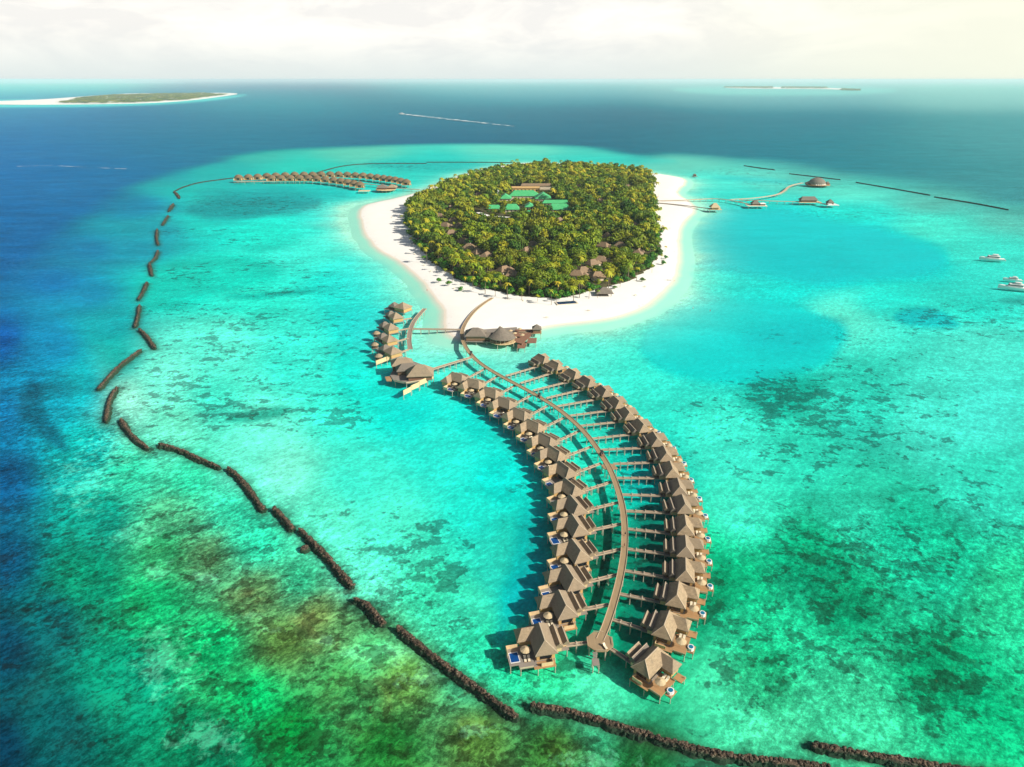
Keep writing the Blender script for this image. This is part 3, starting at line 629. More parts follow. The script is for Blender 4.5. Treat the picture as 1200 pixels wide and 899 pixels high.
# ================================================================= VILLAS
STILT = MB().cyl(0, 0, .17, .15, -2.1, 2.0, 6).mesh('stilt', M['stilt'])
def villa_proto(s, pool):
    """local x runs outward from the pier, y*s runs away from the camera side; s mirrors"""
    o = empty('water_villa', (0,0,0))
    Y = lambda v: v*s
    inL, inH = (2.1, 2.3)
    MB().box(-2.9, 3.4, Y(-4.7), Y(5.2), 1.95, 2.2).box(-8.2, -2.91, Y(-2.4), Y(4.0), 1.95, 2.2).build('floor', M['deck_grey'], o)
    wl = MB().box(-2.9, 2.9, Y(-4.5), Y(4.9), 2.21, 4.75).build('wall', M['wood'], o)
    MB().box(2.88, 2.95, Y(-3.6), Y(.6), 2.4, 4.4).build('window', M['glass'], wl)
    MB().box(-1.9, 1.9, Y(-4.56), Y(-4.48), 2.5, 4.3).build('window', M['glass'], wl)
    r = MB().hip(-3.6, 3.6, Y(-5.4), Y(5.6), 4.9, 8.1, 'y', inL if s > 0 else inH, inH if s > 0 else inL).build('roof', M['thatch'], o)
    MB().box(-.14, .14, Y(-3.3), Y(3.3), 8.06, 8.2).build('ridge_cap', M['ridge'], r)
    for (ex, ey, rr) in ((-3.6, -5.4, -3.2), (3.6, -5.4, -3.2)):
        MB().bar((ex, Y(ey), 4.95), (0, Y(rr), 8.12), .16, .12).build('hip_board', M['ridge'], r)
    MB().box(2.9, 7.0, Y(1.4), Y(5.0), 2.21, 4.4).build('wing_wall', M['wood'], o)
    MB().hip(.6, 7.7, Y(.7), Y(5.7), 4.5, 7.1, 'x', 0, 2.0).build('wing_roof', M['thatch'], o)
    # bath house and porch on the pier side
    MB().box(-5.6, -2.95, Y(-2.6), Y(3.6), 2.21, 4.1).build('bath_wall', M['wood_pale'], o)
    b = MB().hip(-6.1, -2.7, Y(-3.2), Y(4.2), 4.3, 5.9, 'y', 0, 0, off=-.5).build('bath_roof', M['thatch_grey'] if s > 0 else M['thatch'], o)  # right row gets darker thatch: shade of the sun-averted slope painted in
    MB().box(-5.02, -4.78, Y(-3.24), Y(4.24), 5.86, 5.98).build('ridge_cap', M['ridge'], b)
    MB().box(-7.6, -5.62, Y(-1.2), Y(3.4), 2.21, 3.7).build('porch_wall', M['wood_dark'] if s > 0 else M['wood_pale'], o)  # dark boards paint shade in the right row, pale ones sunlight in the left
    b = MB().hip(-8.5, -6.02, Y(-1.9), Y(3.9), 3.8, 5.0, 'y', 0, 0, off=-.45).build('porch_roof', M['thatch'], o)
    MB().box(-7.82, -7.6, Y(-1.94), Y(3.94), 4.97, 5.08).build('ridge_cap', M['ridge'], b)
    # terraces
    MB().box(-2.6, 4.2, Y(-7.0), Y(-4.72), 1.8, 2.02).build('side_terrace', M['deck'], o)
    MB().box(-1.8, 1.9, Y(-6.6), Y(-6.45), 2.03, 3.25).build('privacy_screen', M['wood_pale'], o)
    MB().box(-1.8, -1.65, Y(-6.44), Y(-4.8), 2.03, 3.25).build('privacy_screen', M['wood_pale'], o)
    MB().box(3.0, 8.6, Y(-6.2), Y(1.2), 1.82, 2.04).build('terrace', M['deck'] if pool == 'tub' else M['deck_grey'], o)
    for y in (-6.15, 1.15): MB().box(4.3, 8.55, Y(y-.04), Y(y+.04), 2.06, 2.5).build('railing', M['rail'], o)
    if pool == 'big':
        pd = MB().box(6.9, 11.4, Y(-4.9), Y(1.0), 2.06, 2.3).build('pool_deck', M['deck_grey'], o)
        MB().box(8.1, 10.7, Y(-3.9), Y(-.7), 2.302, 2.33).build('pool', M['pool'], pd)
        for a in ((7.9,8.1,-4.1,-.5),(10.7,10.9,-4.1,-.5),(8.1,10.7,-4.1,-3.9),(8.1,10.7,-.7,-.5)):
            MB().box(a[0], a[1], Y(a[2]), Y(a[3]), 2.302, 2.38).build('pool_rim', M['white'], pd)
        MB().box(7.6, 11.35, Y(.85), Y(.97), 2.31, 3.7).build('screen', M['wood_pale'], pd)
        MB().box(11.23, 11.35, Y(-1.6), Y(.84), 2.31, 3.7).build('screen', M['wood_pale'], pd)
        sp = [(-7.7,-2.0),(-7.7,3.6),(-3,-4.4),(-3,4.9),(3,-6.7),(-2.4,-6.7),(8.2,-5.9),(7.2,.8),(11.1,-4.6),(11.1,.7),(3,5),(6.8,4.8)]
    else:
        pd = MB().poly([(9.6+1.15*cos(i*pi/4+pi/8), Y(-2.6)+1.1*sin(i*pi/4+pi/8)) for i in range(8)], 1.5, 2.45).build('plunge_tub', M['white'], o)
        MB().poly([(9.6+.82*cos(i*pi/4+pi/8), Y(-2.6)+.78*sin(i*pi/4+pi/8)) for i in range(8)], 2.455, 2.49).build('tub_water', M['pool_teal'], pd)
        MB().box(8.65, 11.0, Y(-4.2), Y(-1.0), 1.3, 1.49).build('tub_deck', M['deck'], o)
        MB().box(7.1, 10.2, Y(2.3), Y(4.9), 1.2, 1.4).build('swim_platform', M['deck'], o)
        sp = [(-7.7,-2.0),(-7.7,3.6),(-3,-4.4),(-3,4.9),(3,-6.7),(-2.4,-6.7),(8.3,-5.9),(8.3,.8),(10.7,-3.9),(9.9,4.5),(3,5),(6.8,4.8)]
    for x, v in sp: part('stilt', STILT, o, (x, Y(v), 0))
    return o
VS = .86
protoL = villa_proto(-1, 'big'); protoR = villa_proto(1, 'tub')
for q in (protoL, protoR): q.scale = (VS*.98, .98, .94)
protoL.scale = (VS*1.06, 1.06, .98)
# a parasol and a lounger
def parasol_proto():
    o = empty('parasol', (0,0,0)); mb = MB(); n = 10; r = 1.55
    v = [(r*cos(2*pi*i/n), r*sin(2*pi*i/n), 2.1) for i in range(n)]+[(0,0,2.85)]+[(r*cos(2*pi*i/n), r*sin(2*pi*i/n), 2.0) for i in range(n)]+[(0,0,2.7)]
    mb.add(v, [(i,(i+1)%n,n) for i in range(n)]+[(n+1+(i+1)%n,n+1+i,2*n+1) for i in range(n)]+[(i,n+1+i,n+1+(i+1)%n,(i+1)%n) for i in range(n)])
    mb.build('canopy', M['straw'], o); MB().cyl(0,0,.05,.05,0,2.75,6).build('pole', M['rail'], o); return o
def lounger_proto():
    o = empty('sun_lounger', (0,0,0)); MB().box(-.38,.38,-1,1,.22,.32).box(-.36,-.28,-.9,-.8,0,.22).box(.28,.36,-.9,-.8,0,.22).box(-.36,-.28,.8,.9,0,.22).box(.28,.36,.8,.9,0,.22).build('frame', M['wood'], o)
    MB().box(-.34,.34,-.98,.3,.322,.44).add([(-.34,.32,.34),(.34,.32,.34),(.34,.98,.78),(-.34,.98,.78),(-.34,.28,.46),(.34,.28,.46),(.34,.92,.9),(-.34,.92,.9)],[(3,2,1,0),(4,5,6,7),(0,1,5,4),(1,2,6,5),(2,3,7,6),(3,0,4,7)]).build('cushion', M['cloth'], o); return o
pPar = parasol_proto(); pLou = lounger_proto()
used = set()
def inst(proto, loc, rz, label, cat, group, name=None):
    o = proto if id(proto) not in used else copy_tree(proto)
    used.add(id(proto)); o.location = loc; o.rotation_euler = (0, 0, rz); tag(o, label, cat, group)
    return o
def place_row(rows, proto, s, side, sidelabel):
    n = len(rows)
    for i, (a, b) in enumerate(rows):
        A = np.array(P(*a, 2.3)); B = np.array(P(*b, 2.3)); d = B-A; L = np.linalg.norm(d); u = d/L; rz = atan2(u[1], u[0])
        which = ORD[i]
        far_near = ' nearest the beach' if i == 0 else (' nearest the camera' if i == n-1 else '')
        jit = radians(NR.uniform(-1.5, 1.5))
        C = B+u*7.9*VS+np.array([-u[1], u[0]])*(1.7 if s > 0 else -.6)
        inst(proto, (C[0], C[1], -.8), rz+jit*2, ('thatched stilt villa%s, %s from the beach in the %s row' % (far_near, which, side)), 'villa', 'water villas along the %s side of the curved pier' % side)
        pier('footbridge', [A-u*.35, B], 1.25, 'narrow footbridge to the %s villa from the beach in the %s row' % (which, side), 'footbridge', M['bridge'], z=1.36, step=3.0, group='footbridges on the %s side of the curved pier' % side)
        vy = np.array([-u[1], u[0]])*s
        q = C+(u*(6.0 if s < 0 else 6.2)+vy*(-2.6 if s < 0 else -4.2))*VS
        if s > 0 or i % 5 != 3:
            inst(pPar, (q[0], q[1], 1.25), i*.7, 'round straw parasol at the %s villa from the beach, %s row' % (which, side), 'parasol', 'terrace parasols of the %s row' % side)
        for j in range(2):
            q = C+(u*(5.2+j*1.25)+vy*(-.4 if s > 0 else -4.6))*VS
            inst(pLou, (q[0], q[1], 1.25), rz+(0 if s > 0 else pi), 'white sun lounger at the %s villa from the beach, %s row, %s the pier' % (which, side, ('closer to','farther from')[j]), 'sun lounger', 'sun loungers on the villa terraces')
place_row(LB, protoL, -1, 'left', ''); place_row(RB, protoR, 1, 'right', '')

# ================================================================= PAVILION BUILDER for the other buildings
def pav(o, x, y, w, d, zf, ze, zr, roofmat, wallmat, axis=None, inset=None, wall=True, over=.7, rname='roof', rz=0.0):
    """a floor, wall and roof at local x,y ; w along x, d along y"""
    c, s_ = cos(rz), sin(rz)
    def rot(mb):
        mb.v = [(x+vx*c-vy*s_, y+vx*s_+vy*c, vz) for vx, vy, vz in mb.v]; return mb
    axis = axis or ('x' if w >= d else 'y'); L, Wd = (w, d) if axis == 'x' else (d, w)
    if inset is None: inset = Wd/2+over*.4 if L > Wd*1.1 else (L/2+over)*.97
    if wall: rot(MB().box(-w/2, w/2, -d/2, d/2, zf+.01, ze+.1)).build('wall', wallmat, o)
    r = rot(MB().hip(-w/2-over, w/2+over, -d/2-over, d/2+over, ze, zr, axis, inset, inset)).build(rname, roofmat, o)
    return r
def stilts(o, pos, big=False):
    for x, y in pos: part('stilt', STILT, o, (x, y, 0))

# ---- left mini cluster: walkway and five villas
CW = chaikin([P(x, y, 2.2) for x, y in [(498,361.5),(490,370),(484,378),(480,388),(479,399),(481,409)]], 2, False)
pier('curved_walkway', CW, 2.9, 'short curved boardwalk beside the five stilt villas left of the pier', 'boardwalk', M['bridge'], z=2.2, step=5)
pier('link_bridge', [P(483.5,385.5,2.2), P(541,386.5,2.2)], 2.2, 'straight railed bridge from the beach end of the pier to the five left villas', 'footbridge', M['bridge'], z=2.25, step=5, rails=True)
cl = [((472.5,364),(455,360),8.6,False),((464.5,376),(455,369.5),7.0,True),((458.5,389),(448.5,383),7.0,True),((457,403),(446,396.5),7.0,True),((461,417),(448.5,410.5),7.4,True)]
small = [(441.5,396),(439.5,409.5),(444,423)]
for i, (a, b, w, sq) in enumerate(cl):
    A = np.array(P(*a, 2)); B = np.array(P(*b, 2)); d = B-A; rz = atan2(d[1], d[0]); o = empty('stilt_villa', (A[0], A[1], 0), rz, '%s pitched-roof stilt villa from the beach in the group of five left' % ORD[i], 'villa', 'five stilt villas left of the pier')
    dist = min(np.linalg.norm(d), 11.0)
    MB().box(-w/2-.6, dist+3.2, -w/2-.4, w/2+.4, 1.95, 2.2).build('floor', M['deck_grey'], o)
    pav(o, 0, 0, w, w*.95, 2.2, 4.8, 8.2, M['thatch'], M['wood'], rz=0)
    pav(o, dist*.72, .3, 4.6, 5.2, 2.2, 4.4, 6.9, M['thatch_grey'], M['wood_dark'], rname='rear_roof')
    stilts(o, [(-w/2, -w/2), (-w/2, w/2), (w/2, -w/2), (w/2, w/2), (dist+2.8, -w/2), (dist+2.8, w/2)])
    ent = np.array(P(*[(486,372),(482.5,373),(480,385),(478.5,396.5),(479,409.5)][i], 2.1))
    if i: pier('access_bridge', [ent, A+ (ent-A)/np.linalg.norm(ent-A)*w*.5], 1.4, 'short bridge from the left boardwalk to the %s of the five stilt villas' % ORD[i], 'footbridge', M['bridge'], z=2.15, step=2.5, group='short bridges of the five left villas')
for i, (x, y) in enumerate(small):
    A = P(x, y-2, 2); o = empty('round_pavilion', (*A, 0), 0, 'small round-roofed pavilion on stilts behind the %s of the five left villas' % ORD[i+2], 'pavilion', 'small round pavilions left of the five villas')
    MB().poly(octagon(2.3), 1.95, 2.2).build('floor', M['deck_grey'], o); MB().poly(octagon(1.8), 2.21, 4.0).build('wall', M['wood_dark'], o)
    mb = MB(); n = 12
    v = [(2.5*cos(2*pi*j/n), 2.5*sin(2*pi*j/n), 3.9) for j in range(n)]+[(1.3*cos(2*pi*j/n), 1.3*sin(2*pi*j/n), 5.0) for j in range(n)]+[(0,0,5.5)]
    mb.add(v, [(j,(j+1)%n,n+(j+1)%n,n+j) for j in range(n)]+[(n+j,n+(j+1)%n,2*n) for j in range(n)]+[tuple(range(n))[::-1]]); mb.build('roof', M['thatch'], o)
    stilts(o, [(1.6,1.6),(-1.6,1.6),(1.6,-1.6),(-1.6,-1.6)])
def screen_fence(pxs, label, z0=1.0, z1=3.6):
    p = [P(x, y, z0) for x, y in pxs]; o = empty('screen_fence', (*p[0], 0), 0, label, 'fence')
    for i in range(len(p)-1):
        a = (p[i][0]-p[0][0], p[i][1]-p[0][1]); b = (p[i+1][0]-p[0][0], p[i+1][1]-p[0][1]); k_ = .04
        a2 = (a[0]+(b[0]-a[0])*k_, a[1]+(b[1]-a[1])*k_); zz = i*.25 if len(p) > 3 else 0
        MB().bar((*a2, (z0+z1)/2+.0), (*b, (z0+z1)/2), .14, z1-z0).build('panel', M['wood_pale'], o); part('post', POST, o, (*a2, 0))
    part('post', POST, o, (p[-1][0]-p[0][0], p[-1][1]-p[0][1], 0))
screen_fence([(440.5,428),(453,423),(467,419.5)], 'pale board screen below the lowest of the five left villas')

# ---- spa on stilts below them
A = P(480, 441, 2); o = empty('spa_building', (*A, 0), 0, 'large stilt building with three staggered thatched roofs at the end of its own bridge', 'building')
def loc(px, py, z): q = P(px, py, z); return (q[0]-A[0], q[1]-A[1])
x1, y1 = loc(471, 425, 5.2); x2, y2 = loc(477, 431, 5.0); x3, y3 = loc(492.5, 436, 5.2)
pav(o, x1, y1, 11, 7.4, 2.2, 5.2, 8.4, M['thatch'], M['wood_dark'], rz=radians(14))
pav(o, x2, y2, 11, 6.4, 2.2, 4.8, 7.8, M['thatch_grey'], M['wood_dark'], rz=radians(14))
pav(o, x3, y3, 12.5, 9.4, 2.2, 5.0, 9.6, M['thatch'], M['wood_red'], rz=radians(6), over=1.0)
fl = [loc(*q, 2.1) for q in [(457,440),(462,447),(476,450),(498,446),(507,439),(500,429),(483,423),(464,427)]]
MB().poly(fl, 1.9, 2.15).build('deck', M['deck_grey'], o)
for q in fl: part('stilt', STILT, o, (q[0]*.94, q[1]*.94, 0))
f2 = [loc(*q, 2.1) for q in [(451,441),(459,440),(459,446),(453,446)]]; MB().poly(f2, 1.6, 1.8).build('side_deck', M['deck'], o)
for i in range(3):
    a, b = fl[i+1 if i < 2 else 3], fl[i+2 if i < 2 else 4]; MB().bar((*a, 2.75), (*b, 2.75), .12, .6).build('railing', M['rail'], o)
screen_fence([(472.5,463.5),(481.5,459),(482,457.5),(491,453.5),(491.5,452),(500.5,448),(501,446.5),(508,443.5)], 'stepped pale board screen standing in the water in front of the spa building', .8, 3.6)
pier('spa_bridge', [P(506,433,2.2), P(553.5,418.5,2.2)], 2.0, 'straight bridge from the curved pier to the three-roofed spa building', 'footbridge', M['bridge'], z=2.25, step=4)

# ---- restaurant by the beach
A = P(580, 396, 2.2); o = empty('beach_restaurant', (*A, 0), 0, 'restaurant by the beach with a hipped thatched roof and a tall fan-shaped roof', 'restaurant')
x1, y1 = loc(557.5, 391, 5.2); pav(o, x1, y1, 11.5, 9.5, 2.2, 5.4, 9.2, M['thatch_grey'], M['wood_red'], over=1.0)
x2, y2 = loc(573, 392, 5); pav(o, x2, y2, 9, 7, 2.2, 4.6, 6.4, M['thatch_grey'], M['wood_dark'])
# fan roof: apex at the back, sweeping forward in a curve
ax_, ay_ = loc(587, 387.5, 9.6); mb = MB(); n = 18; ring = []
cx, cy = loc(590, 394.5, 4.9)
for j in range(n):
    t = 2*pi*j/n; rx_, ry_ = (9.0, 9.0) if sin(t) < 0 else (7.4, 8.0); ring.append((cx-.6+rx_*cos(t), cy+1.5+ry_*sin(t)))
apx, apy = cx-2.2, cy+3.5
v = [(a, b, 4.9) for a, b in ring]+[(apx+(a-apx)*.52, apy+(b-apy)*.60, 7.4) for a, b in ring]+[(apx+(a-apx)*.3, apy+(b-apy)*.34, 8.8) for a, b in ring]+[(apx, apy, 10.6)]+[(a, b, 4.65) for a, b in ring]
f_ = [(j,(j+1)%n,n+(j+1)%n,n+j) for j in range(n)]+[(n+j,n+(j+1)%n,2*n+(j+1)%n,2*n+j) for j in range(n)]+[(2*n+j,2*n+(j+1)%n,3*n) for j in range(n)]+[(3*n+1+j,3*n+1+(j+1)%n,(j+1)%n,j) for j in range(n)]+[tuple(3*n+1+j for j in range(n))[::-1]]
mb.add(v, f_); r = mb.build('fan_roof', M['thatch_grey'], o)
for j in range(0, n, 1):
    a, b = ring[j]; part('column', MB().cyl(0,0,.14,.14,2.2,4.8,6).mesh('column', M['rail']) if j == 0 else bpy.data.meshes['column'], o, (cx+(a-cx)*.86, cy+1.3+(b-cy-1.3)*.86, 0))
MB().poly([(cx-.6+(a-cx+.6)*.97, cy+1.5+(b-cy-1.5)*.97) for a, b in ring], 1.9, 2.15).build('floor', M['wood_pale'], o)
MB().poly([(cx-.6+(a-cx+.6)*.6, cy+1.8+(b-cy-1.5)*.6) for a, b in ring], 2.16, 4.6).build('inner_wall', M['wood_dark'], o)
fl = [loc(*q, 2.1) for q in [(546,400),(572,400.5),(606,396),(606,383),(546,387)]]; MB().poly(fl, 1.6, 1.89).build('deck', M['deck_grey'], o)
for q in [(548,399),(558,400),(570,400),(583,405),(593,406),(602,402)]: part('stilt', STILT, o, (*loc(*q, 2.0), 0))
for nm, quad, zt in (('terrace', [(600,400),(612,403),(622,394),(625,386),(604,386)], 2.0), ('lower_deck', [(606,408),(615,408),(617,402),(607,400)], 1.2), ('lower_deck', [(617,402),(628,402),(629,396),(619,396)], 1.5)):
    MB().poly([loc(*q, zt) for q in quad], zt-.25, zt).build(nm, M['wood_red'], o)
    for q in quad[:3]: part('stilt', STILT, o, (*loc(*q, zt), zt-2.1))
for i, (x, y) in enumerate([(598,391),(603,394),(609,389),(603,399),(612,396)]):
    q = P(x, y, 2.05); inst(pPar, (q[0], q[1], 2.0), .3*i, '%s straw parasol from the left on the red-decked restaurant terrace' % ORD[i], 'parasol', 'parasols on the restaurant terrace')
A = P(629, 389, 2); o = empty('waterside_hut', (*A, 0), 0, 'small square stilt hut with a grey pyramid roof right of the restaurant', 'hut')
MB().box(-3,3,-3,3,1.8,2.05).build('floor', M['deck'], o); pav(o, 0, 0, 4.6, 4.6, 2.06, 4.6, 7.2, M['thatch_grey'], M['wood_red']); stilts(o, [(-2.6,-2.6),(2.6,-2.6),(2.6,2.6),(-2.6,2.6)])
pier('restaurant_boardwalk', [P(622,389,2.0), P(608,390,2.0)], 2.2, 'short red boardwalk joining the restaurant terrace to the small square hut', 'boardwalk', M['wood_red'], z=2.0, step=3)

# ---- far rows of villas on the left
def far_proto():
    o = empty('far_water_villa', (0,0,0))
    MB().box(-4.8, 4.8, -5.5, 5, 1.9, 2.2).build('floor', M['deck'], o)
    w_ = MB().box(-3.9, 3.9, -3.4, 4, 2.21, 5.0).build('wall', M['wood'], o); MB().box(-1.6, 1.6, -3.47, -3.38, 2.3, 4.6).build('door', M['glass'], w_)
    mb = MB(); n = 16
    v = []
    for (rr, z) in ((5.6, 4.7), (4.9, 6.0), (3.2, 7.6), (1.0, 8.5)): v += [(rr*.96*cos(2*pi*j/n+.2), rr*.86*sin(2*pi*j/n+.2), z) for j in range(n)]
    v.append((0,0,8.7))
    f_ = [(k_*n+j, k_*n+(j+1)%n, (k_+1)*n+(j+1)%n, (k_+1)*n+j) for k_ in range(3) for j in range(n)]+[(3*n+j,3*n+(j+1)%n,4*n) for j in range(n)]+[tuple(range(n))[::-1]]
    mb.add(v, f_); mb.build('roof', M['thatch_far'], o); o.scale = (1.42, 1.15, 1.3)
    for x in (-4.3, 4.3): MB().box(x-.1, x+.1, -5.4, -3.4, 2.21, 4.2).build('side_screen', M['wood_pale'], o)
    stilts(o, [(-4.4,-5.1),(0,-5.1),(4.4,-5.1),(-4.4,4.6),(4.4,4.6)])
    return o
pFar = far_proto()
back = [(280.5,213,0),(292,212.5,0),(303,212,0),(313.5,211,0),(324,210.5,0),(335,210,0),(346,209.5,0),(357,209.5,0),(367,209.5,0),(377,209,0),(387.5,209,0),(397.5,209,0),(407.5,209.5,0),(417,210,0),(426,210.5,0),(434.5,211.5,0),(442.5,212.5,0),(450,213.5,0),(457,214.5,0),(463.5,215.5,0),(470,217,0),(476.5,218.5,0)]
front = [(319,214.5),(330,214.5),(341,214.5),(352,214.5),(362,214.5),(372,215),(382,216),(391.5,217),(400,218),(408,219.5),(415.5,221),(422,222.5)]
for i, (x, y, _) in enumerate(back):
    q = P(x, y, 0); inst(pFar, (q[0], q[1], 0), radians(NR.uniform(-6, 6)), '%s round-roofed villa from the left in the back row of the distant pier' % ORD[i], 'villa', 'back row of distant water villas')
for i, (x, y) in enumerate(front):
    q = P(x, y-.9, 0); inst(pFar, (q[0], q[1], 0), radians(NR.uniform(-6, 6)), '%s round-roofed villa from the left in the front row of the distant pier' % ORD[i], 'villa', 'front row of distant water villas')
pier('distant_pier', chaikin([P(x, y, 2.2) for x, y in [(276,213.2),(320,212.4),(370,212),(410,213.5),(440,216.5),(462,220.5),(492,222.3)]], 2, False), 3.2, 'distant pier between the two far rows of round-roofed villas left of the island', 'pier', M['rail'], z=2.25, step=14, far=True)
A = P(452, 223.5, 0); o = empty('distant_restaurant', (*A, 0), 0, 'wide low stilt building at the island end of the distant villa pier', 'restaurant')
MB().poly(octagon(15, 14, 0, 1, 1.0), 1.8, 2.2).build('deck', M['wood_pale'], o)
pav(o, -5, 2, 14, 13, 2.2, 4.8, 9.2, M['thatch_grey'], M['wood_red'], over=1.5); pav(o, 9, 5, 12, 13, 2.2, 4.8, 8.6, M['thatch'], M['wood_red'], over=1.5)
stilts(o, octagon(13.6, 14, 0)); 
A = P(427, 225, 0); o = empty('distant_deck', (*A, 0), 0, 'pale flat wooden deck left of the wide low building on the distant pier', 'deck'); MB().box(-8, 8, -6, 6, 1.5, 1.8).build('deck_boards', M['wood_pale'], o); stilts(o, [(-7,-5),(0,-5),(7,-5)])

# ---- jetties on the right
J = [('north_jetty', [(768,235.5),(790,235),(812,234.2),(832,232.8),(850,233.6),(868,237),(880,240)], 'bent jetty from the right-hand beach to the white-roofed dive hut'),
     ('hut_jetty', [(766,237.5),(790,239.5),(812,242),(834,245)], 'short straight jetty from the right-hand beach to the straw hut'),
     ('winding_jetty', [(856,233.8),(880,232.6),(898,230.5),(912,228),(920,223.5),(923,219.5),(930,216.5),(941,214.3)], 'winding jetty curving to the big domed restaurant on the right'),
     ('bar_jetty', [(866,234.2),(900,235.6),(938,236.6)], 'long thin jetty to the dark roofed bar building on the right'),
     ('landing_jetty', [(957,237),(970,240.3)], 'short jetty from the dark roofed bar to the last landing hut')]
for nm, pp, lb in J:
    pier('jetty', chaikin([P(x, y, 2.2) for x, y in pp], 2, False), 3.2, lb, 'jetty', M['rail'] if nm != 'hut_jetty' else M['bridge'], z=2.25, step=9, far=True)
A = P(837, 247, 0); o = empty('straw_hut', (*A, 0), 0, 'straw-roofed hut at the end of the short straight jetty', 'hut')
MB().box(-8,8,-6,6,1.9,2.2).build('deck', M['wood_pale'], o); pav(o, 0, 0, 8, 7, 2.2, 4.6, 9.5, M['straw'], M['wood'], over=2); stilts(o, [(-7,-5),(7,-5),(0,-5),(-7,5),(7,5)])
A = P(885.5, 242.5, 0); o = empty('dive_hut', (*A, 0), 0, 'small dive hut with a grey cone roof on a broad pale deck', 'hut')
MB().box(-12,13,-7,6,1.8,2.2).build('deck', M['cloth'], o); pav(o, -1, 1, 8, 7, 2.2, 4.4, 8.8, M['thatch_grey'], M['wood_red'], over=1.2)
MB().hip(4, 12, -4, 4, 4.4, 5.4, 'x', 2, 2).build('canopy', M['white'], o); MB().box(5,11,-3,3,2.2,4.2).build('store_wall', M['wood_red'], o); stilts(o, [(-11,-6),(12,-6),(0,-6),(6,-6)])
A = P(958, 217.5, 0); o = empty('domed_restaurant', (*A, 0), 0, 'big dark domed thatched restaurant at the end of the winding jetty', 'restaurant')
MB().poly(octagon(23, 16, 0, 1, .8), 1.6, 2.1).build('deck', M['deck'], o)
MB().poly(octagon(14, 14, 0, 1, .9), 2.11, 4.6).build('wall', M['cream_wall'], o)
mb = MB(); n = 20; v = []; prof = ((16, 4.4), (15, 7.5), (12, 11), (7.5, 13.6), (2.5, 15))
for (rr, z) in prof: v += [(rr*cos(2*pi*j/n)-2, rr*.85*sin(2*pi*j/n), z) for j in range(n)]
v.append((-2,0,15.4)); f_ = [(k_*n+j, k_*n+(j+1)%n, (k_+1)*n+(j+1)%n, (k_+1)*n+j) for k_ in range(4) for j in range(n)]+[(4*n+j,4*n+(j+1)%n,5*n) for j in range(n)]+[tuple(range(n))[::-1]]
mb.add(v, f_); mb.build('roof', M['thatch_grey'], o)
pav(o, -18, 2, 8, 7, 2.1, 4.4, 7.4, M['thatch_grey'], M['wood_dark'], rname='porch_roof'); pav(o, 18, 0, 6, 6, 2.1, 4.4, 8, M['thatch_grey'], M['wood_red'], rname='side_roof')
for j in range(6): MB().box(-9+j*3.5, -7.2+j*3.5, -13.4, -12.8, 2.2, 4.0).build('terrace_screen', M['white'], o)
stilts(o, octagon(21, 12, 0, 1, .8)); o.scale = (.82, .82, .8)
A = P(947.5, 238.5, 0); o = empty('overwater_bar', (*A, 0), 0, 'long dark flat-ridged bar building on the thin jetty', 'bar')
MB().box(-15,15,-6,6,1.8,2.2).build('deck', M['wood_pale'], o); pav(o, -1, 1, 20, 8, 2.2, 4.8, 9, M['thatch_grey'], M['wood_red'], over=1.5, inset=3.5); stilts(o, [(-14,-5),(-7,-5),(0,-5),(7,-5),(14,-5)])
A = P(973.5, 241.5, 0); o = empty('landing_hut', (*A, 0), 0, 'last small landing hut at the outer end of the bar jetty', 'hut')
MB().box(-8,8,-7,7,1.8,2.2).build('deck', M['white'], o); pav(o, -1, 2, 7, 7, 2.2, 4.6, 8.6, M['thatch_grey'], M['wood_red']); MB().box(-6,-1,-6,-2,2.21,3.6).build('counter', M['white'], o); stilts(o, [(-7,-6),(7,-6),(0,-6)])
A = P(814, 206.5, 0); o = empty('swim_raft', (*A, 0), 0, 'tiny dark raft shelter moored off the upper right beach', 'raft')
MB().box(-4,4,-4,4,-.4,.4).build('float', M['deck_grey'], o); pav(o, 0, 0, 4, 4, .4, 2.4, 4.4, M['thatch_grey'], M['wood_dark'])

# ================================================================= BREAKWATERS
def rock_mat():
    k = NT('coral_rock'); g = k.n('ShaderNodeNewGeometry'); pos = g.outputs['Position']; z = k.n('ShaderNodeSeparateXYZ'); k.l(pos, z.inputs[0])
    n = k.noise(pos, .9, 6, .75); c = k.mix(k.step(n, .35, .7), (.02, .016, .012), (.15, .10, .062))
    c = k.mix(k.math('MULTIPLY', k.step(k.noise(pos, 2.2, 3, .8), .56, .68), .7), c, (.46, .38, .29))
    c = k.mix(k.step(z.outputs[2], .1, -.7), c, (.02, .045, .022)); k.bsdf(c, .85, .3, k.bump(n, .8, .3)); return k.m
M['rock'] = rock_mat()
BWN = ['curving from the distant villas at upper left','tiny hook at the upper left bend','just below the upper left hook, slanting','slim slanting below the upper left bend','short upright upper left','short kinked left of the lagoon patch','short upright kinked, left side','slim left side, midway up','upright slim on the left side','short diagonal beside the pale sand at left','dark diagonal at the left turning outward','short upright in the white sand at far left','short diagonal at the left corner of the lagoon','gently sloping lower left of the lagoon','steep diagonal lower left','shortest diagonal between two long ones at lower left','long diagonal at lower left','stubby brown lump near the lower middle','thick long diagonal at the bottom middle','longest, along the bottom edge','at the bottom right corner','thin line behind the distant villas','thin line behind the island','thin line at upper right behind the jetties','thin short line left of the far reef edge at right','thin line on the upper right reef','thin line at the right edge reef']
_g = (1+5**.5)/2; _m = sqrt(1+_g*_g)
ICO = [(a/_m, b/_m, c/_m) for a, b, c in [(-1,_g,0),(1,_g,0),(-1,-_g,0),(1,-_g,0),(0,-1,_g),(0,1,_g),(0,-1,-_g),(0,1,-_g),(_g,0,-1),(_g,0,1),(-_g,0,-1),(-_g,0,1)]]
